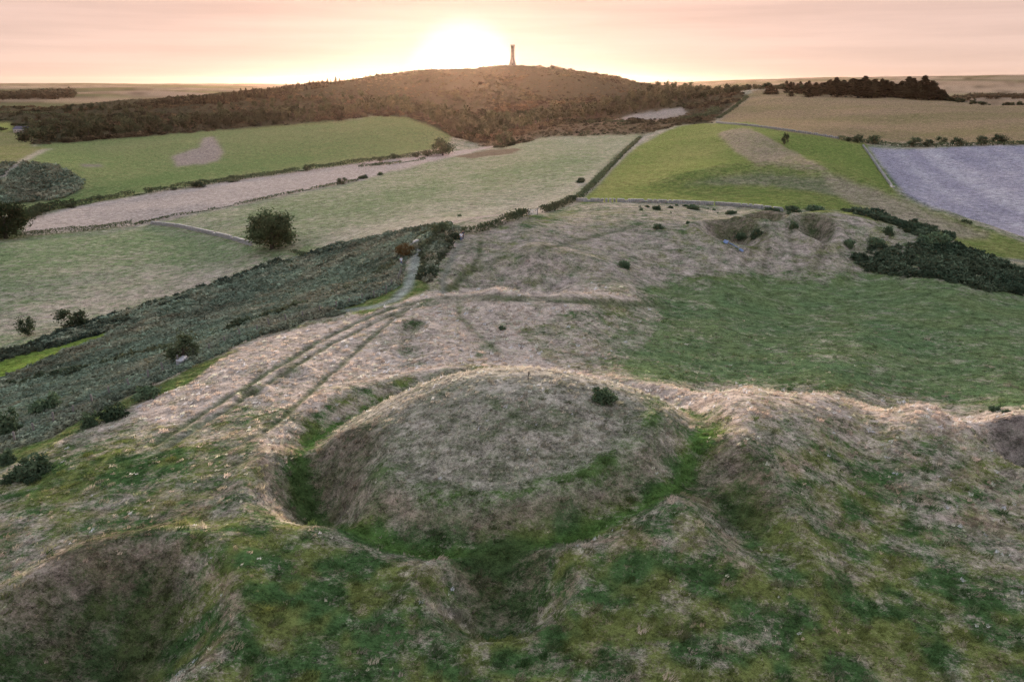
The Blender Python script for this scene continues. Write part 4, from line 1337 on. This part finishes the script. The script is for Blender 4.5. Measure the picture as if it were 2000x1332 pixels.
SMR = crown_mesh('crown', 44, 2.5, 2.0, .5, 1200, .26, M['rust'], clumps=20, spread=.36)


def small_tree(x, y, wpx, hpx, label, lo=24, group=None, crown=None, name='tree'):
    p_ = hit(x, y, lo)
    kx, kz = px2m(p_, wpx) / 4.5, px2m(p_, hpx) / 4.0
    i_ = int(x) % 3
    return tree(name, (p_[0], p_[1], p_[2] - .1), (kx, kx, kz), crown or SMC[i_], SMT[i_], label, group, rz=x * .7)


small_tree(55, 655, 36, 38, 'short wind bent tree above the valley scrub, leftmost of the two', 90)
small_tree(143, 640, 56, 40, 'flat topped small tree above the valley scrub', 90)
small_tree(358, 706, 62, 58, 'thin branched dark tree beside the pale stones of the fence line', 70)
small_tree(790, 505, 34, 32, 'rust tinged tree beside the bend of the chalk track', 110, crown=SMR)
small_tree(863, 460, 42, 30, 'leaning dark tree beyond the head of the chalk track', 130)
small_tree(865, 304, 42, 34, 'large round bush like tree at the end of the meadow hedge', 300)
small_tree(985, 282, 34, 28, 'round tree at the foot of the heath knoll', 380)
small_tree(1533, 283, 14, 22, 'narrow dark tree alone on the green slope', 300)
for (x, y, w_x, h_x, t_) in ((1657, 277, 9, 8, 'smallest bush at the start of the field hedge beside the stubble'), (1675, 279, 18, 17, 'small tree at the corner of the stubble field'), (1706, 281, 24, 18, 'round tree second from the corner of the stubble field'),
                             (1785, 287, 28, 18, 'dense round tree where the field hedge thickens'), (1812, 287, 22, 14, 'loose low tree leaning against the dense hedge tree'), (1838, 284, 22, 18, 'open branched thorn tree in the middle of the field hedge'),
                             (1870, 285, 27, 17, 'forked low tree in the hedge above the stubble field'), (1917, 284, 26, 18, 'dense wide tree second from the end of the field hedge'), (1951, 281, 30, 19, 'largest tree at the end of the field hedge above the stubble')):
    small_tree(x, y, w_x, h_x, t_, 300, 'hedge trees above the stubble field', name='hedge_tree')
for (x, y, w_x, h_x, t_) in ((600, 335, 16, 13, 'round bush on the meadow hedge above the pale strip'), (668, 360, 20, 14, 'round bush standing in the pale strip field'), (293, 376, 9, 10, 'tiny upright bush in the meadow hedge'), (195, 392, 11, 12, 'small upright tree in the meadow hedge near the bracken knoll'),
                             (140, 407, 18, 11, 'small bush at the thick end of the meadow hedge'), (835, 306, 20, 13, 'middling bush next to the big bush of the meadow hedge'), (812, 308, 15, 11, 'small round bush of the meadow hedge, third from its end'),
                             (770, 311, 17, 12, 'round bush standing proud of the meadow hedge'), (742, 316, 15, 10, 'low bush near the wavy part of the meadow hedge'), (340, 372, 10, 7, 'tiny low bush in the meadow hedge'), (388, 366, 30, 11, 'long low bush in the meadow hedge below the bare patch'),
                             (455, 356, 24, 7, 'flat low bush in the meadow hedge')):
    small_tree(x, y, w_x, h_x, t_, 230, 'bushes of the meadow hedge', name='hedge_bush')

# ------------------------------------------------------------------ gorse bushes, each one by itself
GB = []
for s in range(4):
    r_ = np.random.default_rng(200 + s)
    GB.append(leaf_mesh('gorse_bush', crown_points(r_, 2200, 1.0, .8, -.12, clumps=34, spread=.34, flat=.35, fill=.45), .13, r_, M['gorse'], (0, 0, 0), 1.8))


def gorse(x, y, wpx, hpx, label, lo=24, group=None, name='gorse_bush'):
    p_ = hit(x, y, lo)
    kx, kz = px2m(p_, wpx) / 1.95, px2m(p_, hpx) / 1.12
    return place(name, GB[int(x) % 4], (p_[0], p_[1], p_[2] - .05), x * .37, (kx, kx * .9, kz), label, 'bush', group)


gorse(1178, 784, 58, 36, 'dark green gorse bush on the crest of the great mound', 40)
gorse(66, 925, 82, 46, 'wide gorse bush above the grass beside the left fence', 40)
gorse(66, 940, 34, 18, 'low gorse shoot under the wide gorse bush', 40)
gorse(20, 940, 40, 20, 'brownish low bush at the edge beside the wide gorse bush', 40)
gorse(14, 905, 44, 36, 'brown thorny bush by the left edge of the verge', 40)
gorse(222, 814, 62, 28, 'long rounded gorse bush on the edge of the straw slope', 40)
gorse(177, 832, 42, 32, 'grey green bush beside the long gorse bush', 40)
gorse(292, 774, 66, 28, 'feathery dark bush nearest the tall fence post', 40)
gorse(98, 805, 64, 48, 'rusty low bush on the bracken edge', 60)
gorse(18, 850, 60, 60, 'tall dark bush at the left end of the fence', 60)
gorse(1943, 802, 26, 12, 'small gorse bush behind the straw crest, farther left of the two', 76)
gorse(1968, 808, 22, 11, 'small gorse bush behind the straw crest beside the hollow', 76)
gorse(980, 643, 19, 9, 'tiny dark gorse cushion on the straw slope', 90)
gorse(1220, 523, 28, 19, 'lone gorse bush on the flank above the green hollow', 120)
gorse(1285, 446, 24, 11, 'oval dark gorse on the skyline of the far ridge', 140)
gorse(1343, 437, 10, 7, 'tiny gorse on the lip of the largest pit', 140)
gorse(1477, 462, 26, 18, 'green gorse inside the largest pit', 150)
gorse(1448, 463, 26, 13, 'dark gorse on the floor of the largest pit', 150)
gorse(1550, 445, 20, 15, 'dark gorse on the rim of the small pit', 150)
gorse(1541, 418, 12, 7, 'small gorse on the crest between the pits', 150)
gorse(1656, 479, 27, 16, 'round gorse alone beside the thicket on the far ridge', 140)
gorse(1735, 457, 25, 18, 'round gorse above the thicket on the far ridge', 140)
gorse(1712, 478, 40, 18, 'broad gorse touching the top of the thicket', 140)
gorse(1832, 476, 62, 28, 'tall gorse mound on the skyline of the thicket', 140)
gorse(1812, 478, 36, 18, 'low gorse beside the tall gorse mound', 140)
gorse(1772, 452, 22, 10, 'small gorse in the bare ground above the thicket', 140)
gorse(1548, 412, 36, 14, 'humped gorse behind the pits, left of its twin', 178)
gorse(1592, 412, 44, 14, 'longer humped gorse behind the pits', 178)
gorse(1508, 413, 40, 9, 'low spreading gorse behind the largest pit', 178)
gorse(1427, 418, 28, 8, 'flat gorse behind the rim of the largest pit', 178)
for (x, y, w_x, h_x) in ((1252, 411, 9, 7), (1265, 405, 10, 5), (1283, 410, 22, 10), (1309, 407, 13, 6), (1321, 402, 9, 5), (1352, 409, 34, 12), (1340, 404, 14, 6), (1394, 411, 8, 5), (1276, 421, 11, 6), (1322, 423, 7, 4), (1291, 423, 5, 3), (1383, 408, 5, 3), (1310, 416, 5, 3), (1250, 404, 6, 3), (1402, 417, 4, 3)):
    gorse(x, y, w_x, h_x, 'small dark gorse bush scattered below the curved field wall', 176, 'gorse below the curved wall')
gorse(710, 349, 22, 9, 'long low bush in the pale strip field', 250)
gorse(743, 342, 15, 7, 'smaller low bush at the narrow end of the pale strip', 250)
gorse(897, 423, 11, 6, 'tiny brown bush alone on the upland pasture', 180)
gorse(1135, 357, 19, 12, 'dark bush on the pasture side of the long track', 200)
gorse(542, 528, 14, 14, 'small dark bush at the end of the ditch below the lone tree', 140)
gorse(383, 577, 16, 10, 'small bush on the edge of the bracken slope', 120)
gorse(730, 484, 26, 8, 'low bush on the upper bracken edge, first of two', 140)
gorse(705, 480, 30, 9, 'low bush on the upper bracken edge, second of two', 140)

# ------------------------------------------------------------------ hedges and walls
hedge([(50, 430), (80, 415), (150, 403), (190, 394), (300, 376), (450, 354), (600, 333), (720, 316), (790, 309), (868, 301)], 230, 2.0, 2.4, 'uneven hedge between the valley meadow and the pale strip field', leaf=.5, per_m=40, gap=.3)
hedge([(52, 432), (90, 412), (150, 403)], 230, 3.2, 4.0, 'thick dark end of the meadow hedge by the large tree', leaf=.5, per_m=60)
hedge([(700, 327), (760, 322), (830, 312)], 300, 1.1, 1.8, 'broken low hedge across the far end of the pale strip', leaf=.5, per_m=22, gap=.45)
hedge([(0, 467), (60, 461), (130, 455), (190, 449), (262, 441)], 200, 1.7, 1.8, 'trimmed hedge along the top of the lower pasture', leaf=.34, per_m=60, hvar=.3)
hedge([(262, 441), (330, 425), (420, 409), (500, 393), (600, 372), (700, 353)], 230, .8, 1.0, 'low broken hedge along the near side of the pale strip', leaf=.4, per_m=22, gap=.35)
hedge([(905, 468), (950, 448), (985, 436), (1012, 426), (1030, 420)], 150, 1.5, 2.0, 'dark hedge running up to the field gate', leaf=.3, per_m=70)
hedge([(1062, 416), (1085, 408), (1105, 400), (1125, 392)], 170, 1.5, 2.4, 'dark hedge between the gate and the wall corner', leaf=.3, per_m=70)
hedge([(1125, 392), (1160, 360), (1190, 328), (1225, 293), (1250, 270)], 190, .9, 1.6, 'low scrubby hedge beside the long track', leaf=.4, per_m=36, gap=.3)
hedge([(1640, 273), (1690, 280), (1760, 287), (1830, 287), (1900, 285), (2060, 281)], 380, 2.0, 2.6, 'dark hedge between the brown pasture and the stubble field', leaf=.6, per_m=26)
hedge([(1395, 242), (1402, 232), (1425, 218), (1440, 206), (1460, 190)], 450, 1.4, 2.2, 'hedge climbing beside the brown pasture to the wood', leaf=.7, per_m=22)
hedge([(1330, 236), (1360, 232), (1385, 228), (1400, 215)], 500, 3.0, 7.0, 'dark scrub hedge where the knoll meets the brown pasture', leaf=.9, per_m=26)
hedge([(560, 520), (600, 500), (570, 492)], 140, .7, 1.4, 'short strip of rough growth below the lone tree', leaf=.3, per_m=40)
hedge([(1880, 434), (1900, 440)], 200, .9, 2.0, 'short dark scrub at the lower corner of the stubble field', leaf=.4, per_m=40)
hedge([(-20, 221), (60, 222), (150, 228)], 700, 1.6, 3, 'far dark hedge between the valley fields', leaf=1.2, per_m=9)
stone_wall([(296, 438), (350, 444), (400, 455), (450, 467), (492, 480)], 180, 1.1, .8, 'grey dry stone wall running down to the lone tree')
stone_wall([(1128, 394), (1200, 395), (1300, 397), (1400, 401), (1470, 406), (1530, 413)], 186, 1.0, .8, 'long curved stone wall across the green pasture foot')
stone_wall([(1400, 241), (1470, 247), (1530, 255), (1600, 265), (1640, 272)], 400, 1.2, 1.0, 'distant stone wall along the lower edge of the brown pasture', step=1.0)
stone_wall([(1686, 286), (1700, 305), (1720, 335), (1745, 370)], 290, 1.0, .9, 'grey wall between the green slope and the stubble field', step=.9)
stone_wall([(352, 714), (365, 706), (378, 702)], 70, .9, .7, 'low tumbled stretch of pale stones under the thin tree', step=.5, mat='pale_stone')
stone_wall([(806, 482), (815, 477), (822, 474)], 120, .9, .8, 'stub of pale stone wall at the head of the chalk track', step=.5, mat='pale_stone')


# pale boulders in the fence line
def boulder(x, y, px, label, lo=70):
    r_ = np.random.default_rng(int(x))
    bm = bmesh.new(); bmesh.ops.create_icosphere(bm, subdivisions=2, radius=1)
    for v_ in bm.verts:
        v_.co *= 1 + .25 * (r_.random() - .5)
        v_.co.z = max(v_.co.z * .75, -.5)
    me = bpy.data.meshes.new('boulder'); bm.to_mesh(me); bm.free(); me.materials.append(M['pale_stone'])
    p_ = hit(x, y, lo); k_ = px2m(p_, px) / 2
    return place('boulder', me, (p_[0], p_[1], p_[2] + .5 * k_), r_.random() * 6, (k_, k_ * .8, k_ * 1.1), label, 'rock')


boulder(634, 609, 13, 'pale boulder pair leftmost in the fence line')
boulder(641, 607, 8, 'small pale boulder touching the leftmost one')
boulder(699, 588, 7, 'first of three small white boulders by the brambles')
boulder(709, 585, 9, 'middle of three small white boulders by the brambles')
boulder(720, 583, 7, 'last of three small white boulders by the brambles')

# ------------------------------------------------------------------ fence, gate, stake
fence = bpy.data.objects.new('post_fence', None)
fl = along([(30, 866), (90, 838), (190, 790), (232, 770), (312, 733), (372, 704), (470, 660), (560, 632), (640, 610), (700, 592), (754, 575), (778, 550), (790, 520)], 60, 2.6)
fence.location = (fl[0][0], fl[0][1], ground(fl[0][0], fl[0][1]))
finish(fence, label='weathered post and wire fence along the bottom of the straw slope', cat='fence')
pm = mesh_np('post', (cubev * np.array((.075, .075, .72)))[:, :] + np.array((0, 0, .55)), cubef, M['wood_post'])
fx = []
for i_, (x, y, a) in enumerate(fl):
    if i_ and math.hypot(x - fx[-1][0], y - fx[-1][1]) < 2.1:
        continue
    z = ground(x, y)
    o = bpy.data.objects.new('post', pm)
    o.location = (x - fence.location.x, y - fence.location.y, z - fence.location.z)
    o.rotation_euler = (random.gauss(0, .06), random.gauss(0, .06), a)
    o.scale = (1, 1, random.uniform(.85, 1.2))
    finish(o, parent=fence)
    fx.append((x, y, z))
for hgt in (.45, .8, 1.1):
    ps_ = [np.array((x - fence.location.x, y - fence.location.y, z - fence.location.z + hgt)) for (x, y, z) in fx]
    v, f = tube(ps_, [.008] * len(ps_), 4)
    finish(bpy.data.objects.new('wire', mesh_np('wire', v, f, M['wire'])), parent=fence)

g0, g1 = np.array(hit(1032, 422, 150)), np.array(hit(1062, 419, 150))
g1 = g0 + (g1 - g0) / np.linalg.norm(g1 - g0) * 3.4
gate = bpy.data.objects.new('field_gate', None); gate.location = g0
finish(gate, label='pale grey metal field gate between two hedges', cat='gate')
gd = (g1 - g0); gd[2] = ground(g1[0], g1[1]) - g0[2]


def bar(name, a, b, r, mat, parent):
    v_, f_ = tube([a, (np.array(a) + np.array(b)) / 2, b], [r, r, r], 6)
    return finish(bpy.data.objects.new(name, mesh_np(name, v_, f_, mat)), parent=parent)


up = np.array((0, 0, 1.0))
for zz in (.2, .4, .6, .82, 1.04, 1.25):
    bar('rail', gd * .02 + up * zz, gd * .98 + up * zz, .035, M['gate'], gate)
for tt_ in (.02, .5, .98):
    bar('stile', gd * tt_ + up * .15, gd * tt_ + up * 1.3, .04, M['gate'], gate)
bar('brace', gd * .02 + up * .2, gd * .5 + up * 1.25, .03, M['gate'], gate)
for tt_ in (-.04, 1.04):
    bar('gate_post', gd * tt_ - up * .3, gd * tt_ + up * 1.55, .1, M['wood_post'], gate)

p = hit(1031, 742, 50)
v, f = tube([(0, 0, -.2), (.03, 0, .35), (.10, .02, .75)], [.05, .045, .035], 6)
v2, f2 = tube([(.04, 0, .45), (.2, .03, .62)], [.03, .02], 5)
st = bpy.data.objects.new('wooden_stake', mesh_np('wooden_stake', v, f, M['bark'])); st.location = p
finish(st, label='short crooked wooden stake on top of the great mound', cat='stake')
finish(bpy.data.objects.new('broken_branch', mesh_np('broken_branch', v2, f2, M['bark'])), parent=st)

# ------------------------------------------------------------------ the blue sheet dropped on the bank
M['tarp'] = plain_material('blue_sheet', (.05, .10, .22), (.2, .25, .36), 1.2, .45, .4)
c0 = np.array(hit(1418, 474, 120)); c1 = np.array(hit(1448, 491, 120))
tarp = bpy.data.objects.new('blue_tarpaulin', None); tarp.location = (c0 + c1) / 2
finish(tarp, label='crumpled blue tarpaulin lying on the bank below the largest pit', cat='tarpaulin')


def sheet(name, ctr, lx, ly, rz, seed):
    nx_, ny_ = 14, 10
    V_ = []
    for j in range(ny_):
        for i in range(nx_):
            a, b = (i / (nx_ - 1) - .5), (j / (ny_ - 1) - .5)
            w = 1 - .5 * abs(a) ** 1.5
            x, y = a * lx, b * ly * w
            X_, Y_ = ctr[0] + x * math.cos(rz) - y * math.sin(rz), ctr[1] + x * math.sin(rz) + y * math.cos(rz)
            z = ground(X_, Y_) + .16 + .22 * float(fbm(np.array([x * 1.6 + seed]), np.array([y * 1.6]), 3, seed)[0])
            V_.append((X_ - tarp.location.x, Y_ - tarp.location.y, z - tarp.location.z))
    F_ = [(j * nx_ + i, j * nx_ + i + 1, (j + 1) * nx_ + i + 1, (j + 1) * nx_ + i) for j in range(ny_ - 1) for i in range(nx_ - 1)]
    o_ = bpy.data.objects.new(name, mesh_np(name, V_, F_, M['tarp'], True))
    o_.modifiers.new('thick', 'SOLIDIFY').thickness = .02
    return finish(o_, parent=tarp)


sheet('spread_sheet', c0, .9, 1.1, -.6, 3)
sheet('twisted_fold', (c0 + c1) / 2, 2.0, .2, -.75, 5)
sheet('spread_sheet', c1, .8, .7, -.6, 8)

# ------------------------------------------------------------------ walkers
M['skin'] = plain_material('skin', (.42, .27, .2), (.48, .31, .23), 8, .6, .05)
M['hair'] = plain_material('hair', (.05, .035, .025), (.08, .055, .04), 20, .7, .2)
M['white_shirt'] = plain_material('white_shirt', (.62, .66, .72), (.72, .76, .82), 8, .85, .2)
M['jeans'] = plain_material('blue_trousers', (.08, .11, .2), (.12, .16, .27), 14, .85, .2)
M['dark_cloth'] = plain_material('dark_clothes', (.03, .035, .06), (.055, .06, .09), 10, .85, .2)
M['shoe'] = plain_material('shoes', (.35, .33, .32), (.45, .43, .42), 10, .7, .1)


def skinned(name, verts, edges, rad, mat, parent, root=0):
    me = bpy.data.meshes.new(name)
    me.from_pydata(verts, edges, [])
    me.materials.append(mat)
    o_ = bpy.data.objects.new(name, me)
    o_.modifiers.new('skin', 'SKIN')
    o_.modifiers.new('sub', 'SUBSURF').levels = 1
    o_.modifiers['sub'].render_levels = 2
    if not me.skin_vertices:
        bm = bmesh.new(); bm.from_mesh(me); bm.verts.layers.skin.verify(); bm.to_mesh(me); bm.free()
    for i, sv in enumerate(me.skin_vertices[0].data):
        r_ = rad[i] if isinstance(rad[i], tuple) else (rad[i], rad[i])
        sv.radius = r_
        sv.use_root = (i == root)
    return finish(o_, parent=parent)


def person(loc, rz, shirt, trousers, label, h=1.74, stride=.16):
    e = bpy.data.objects.new('person', None); e.location = loc; e.rotation_euler = (0, 0, rz); e.scale = (h / 1.74,) * 3
    finish(e, label=label, cat='person')
    sx = .19
    # pelvis spine chest neck head crown | shoulders elbows wrists hands fingers x2 | hips knees ankles toes x2
    Vb = [(0, 0, .93), (0, .01, 1.12), (0, 0, 1.36), (0, 0, 1.48), (0, -.015, 1.58), (0, 0, 1.68)]
    Eb = [(0, 1), (1, 2), (2, 3), (3, 4), (4, 5)]
    Rb = [(.15, .11), (.14, .10), (.16, .105), .05, (.075, .095), (.07, .085)]
    for s_ in (-1, 1):
        b_ = len(Vb)
        Vb += [(s_ * sx, 0, 1.40), (s_ * .25, .02, 1.13), (s_ * .25, -.10 * s_, .90), (s_ * .25, -.13 * s_, .82), (s_ * .24, -.16 * s_, .75), (s_ * .215, -.14 * s_, .83)]
        Eb += [(2, b_), (b_, b_ + 1), (b_ + 1, b_ + 2), (b_ + 2, b_ + 3), (b_ + 3, b_ + 4), (b_ + 2, b_ + 5)]
        Rb += [.06, .045, .03, (.035, .02), .015, .014]
        c_ = len(Vb)
        Vb += [(s_ * .10, 0, .88), (s_ * .11, -stride * s_ * .5, .50), (s_ * .11, -stride * s_ * .6 + .05, .09), (s_ * .12, -stride * s_ * .6 - .12, .04)]
        Eb += [(0, c_), (c_, c_ + 1), (c_ + 1, c_ + 2), (c_ + 2, c_ + 3)]
        Rb += [.085, .06, .042, (.04, .03)]
    body = skinned('body', Vb, Eb, Rb, M['skin'], e)
    sv = [Vb[1], Vb[2], (0, 0, 1.45), (0, .01, .95)]
    se = [(0, 1), (1, 2), (0, 3)]
    sr = [(.165, .125), (.18, .13), .07, (.17, .13)]
    for q_ in (6, 16):
        b_ = len(sv); sv += [Vb[q_], Vb[q_ + 1]]; se += [(1, b_), (b_, b_ + 1)]; sr += [.078, .065]
    skinned('shirt', sv, se, sr, shirt, e)
    tv_, te_, tr_ = [(0, 0, .98), (0, 0, .90)], [(0, 1)], [(.16, .125), (.16, .12)]
    for q_ in (12, 22):
        b_ = len(tv_); tv_ += [Vb[q_], Vb[q_ + 1], Vb[q_ + 2]]; te_ += [(1, b_), (b_, b_ + 1), (b_ + 1, b_ + 2)]; tr_ += [.10, .078, .062]
    skinned('trousers', tv_, te_, tr_, trousers, e)
    for q_ in (14, 24):
        a_ = np.array(Vb[q_]); b2 = np.array(Vb[q_ + 1])
        skinned('shoe', [tuple(a_ + (0, .05, -.02)), tuple(a_ + (0, -.03, -.03)), tuple(b2 + (0, -.03, 0))], [(0, 1), (1, 2)], [(.045, .05), (.05, .055), (.045, .035)], M['shoe'], e)
    skinned('hair', [(0, .02, 1.63), (0, .03, 1.70), (0, .06, 1.58)], [(0, 1), (0, 2)], [(.085, .09), (.075, .08), (.06, .05)], M['hair'], e)
    return e


p = hit(901, 472, 120)
person(p, .2, M['white_shirt'], M['jeans'], 'walker in a white shirt and blue trousers on the ridge path')
person((p[0] + .28, p[1] + 1.0, ground(p[0] + .28, p[1] + 1.0)), -.1, M['dark_cloth'], M['dark_cloth'], 'walker in dark clothes just behind the white shirted one', 1.8)
p = hit(784, 520, 110)
person(p, .6, M['white_shirt'], M['jeans'], 'figure in a pale blue top half hidden beside the rust tinged tree', 1.7)

# ------------------------------------------------------------------ far farm buildings
M['slate'] = plain_material('slate_roof', (.06, .06, .09), (.10, .10, .14), 1.0)
M['tin'] = plain_material('tin_roof', (.42, .40, .42), (.52, .5, .52), .6)
M['render_wall'] = plain_material('farm_wall', (.36, .32, .29), (.46, .42, .38), .6)


def barn(x, y, lo, w, d, h, rz, roof, label, hi=8000):
    p_ = hit(x, y, lo, hi)
    e = bpy.data.objects.new('farm_building', None); e.location = (p_[0], p_[1], p_[2] - .3); e.rotation_euler = (0, 0, rz)
    finish(e, label=label, cat='building')
    vw = cubev * np.array((w / 2, d / 2, h / 2)) + np.array((0, 0, h / 2))
    finish(bpy.data.objects.new('wall', mesh_np('wall', vw, cubef, M['render_wall'])), parent=e)
    a, b, r_ = w / 2 + .4, d / 2 + .4, h + d * .32
    V_ = [(-a, -b, h - .1), (a, -b, h - .1), (a, b, h - .1), (-a, b, h - .1), (-a, 0, r_), (a, 0, r_)]
    me = bpy.data.meshes.new('roof'); me.from_pydata(V_, [], [(0, 1, 5, 4), (2, 3, 4, 5), (0, 4, 3), (1, 2, 5), (0, 3, 2, 1)]); me.materials.append(roof)
    finish(bpy.data.objects.new('roof', me), parent=e)
    dm = mesh_np('door', cubev * np.array((w * .12, .06, h * .34)), cubef, M['bark'])
    o_ = bpy.data.objects.new('door', dm); o_.location = (w * .18, -d / 2 - .04, h * .34); finish(o_, parent=e)
    for t in (-.3, -.05):
        wm = mesh_np('window', cubev * np.array((w * .05, .05, h * .13)), cubef, M['slate'])
        o_ = bpy.data.objects.new('window', wm); o_.location = (w * t, -d / 2 - .04, h * .6); finish(o_, parent=e)
    return e


barn(44, 259, 400, 13, 7, 3.2, -.35, M['slate'], 'dark blue roofed barn at the edge of the valley scrub')
barn(118, 189, 1150, 26, 9, 4.0, .05, M['tin'], 'long pale roofed farm shed below the far wood', 2600)
barn(92, 188, 1150, 12, 8, 4.5, .3, M['tin'], 'small pale farmhouse beside the long shed', 2600)
barn(104, 192, 1100, 14, 8, 3.2, -.1, M['tin'], 'low pale shed nearest the far green field', 2600)

# ------------------------------------------------------------------ haze
hz_m = new_mat('haze_air')
t_ = hz_m.node_tree
pv = N(t_, 'ShaderNodeVolumePrincipled')
pv.inputs['Color'].default_value = (1.0, .66, .46, 1)
pv.inputs['Density'].default_value = .00001
pv.inputs['Anisotropy'].default_value = .84
oo = N(t_, 'ShaderNodeOutputMaterial')
t_.links.new(pv.outputs[0], oo.inputs['Volume'])
zlo = float((H + ZC).min()) - 1.0
zhi = max(float((H + ZC).max()), ZC, tz + 24) + 3.0
hv = cubev * np.array((11000, 5600, (zhi - zlo) / 2)) + np.array((0, 4400, (zhi + zlo) / 2))
ho = bpy.data.objects.new('haze', mesh_np('haze', hv, cubef, hz_m))
finish(ho, label='thin warm evening haze lying over the whole valley', kind='stuff')
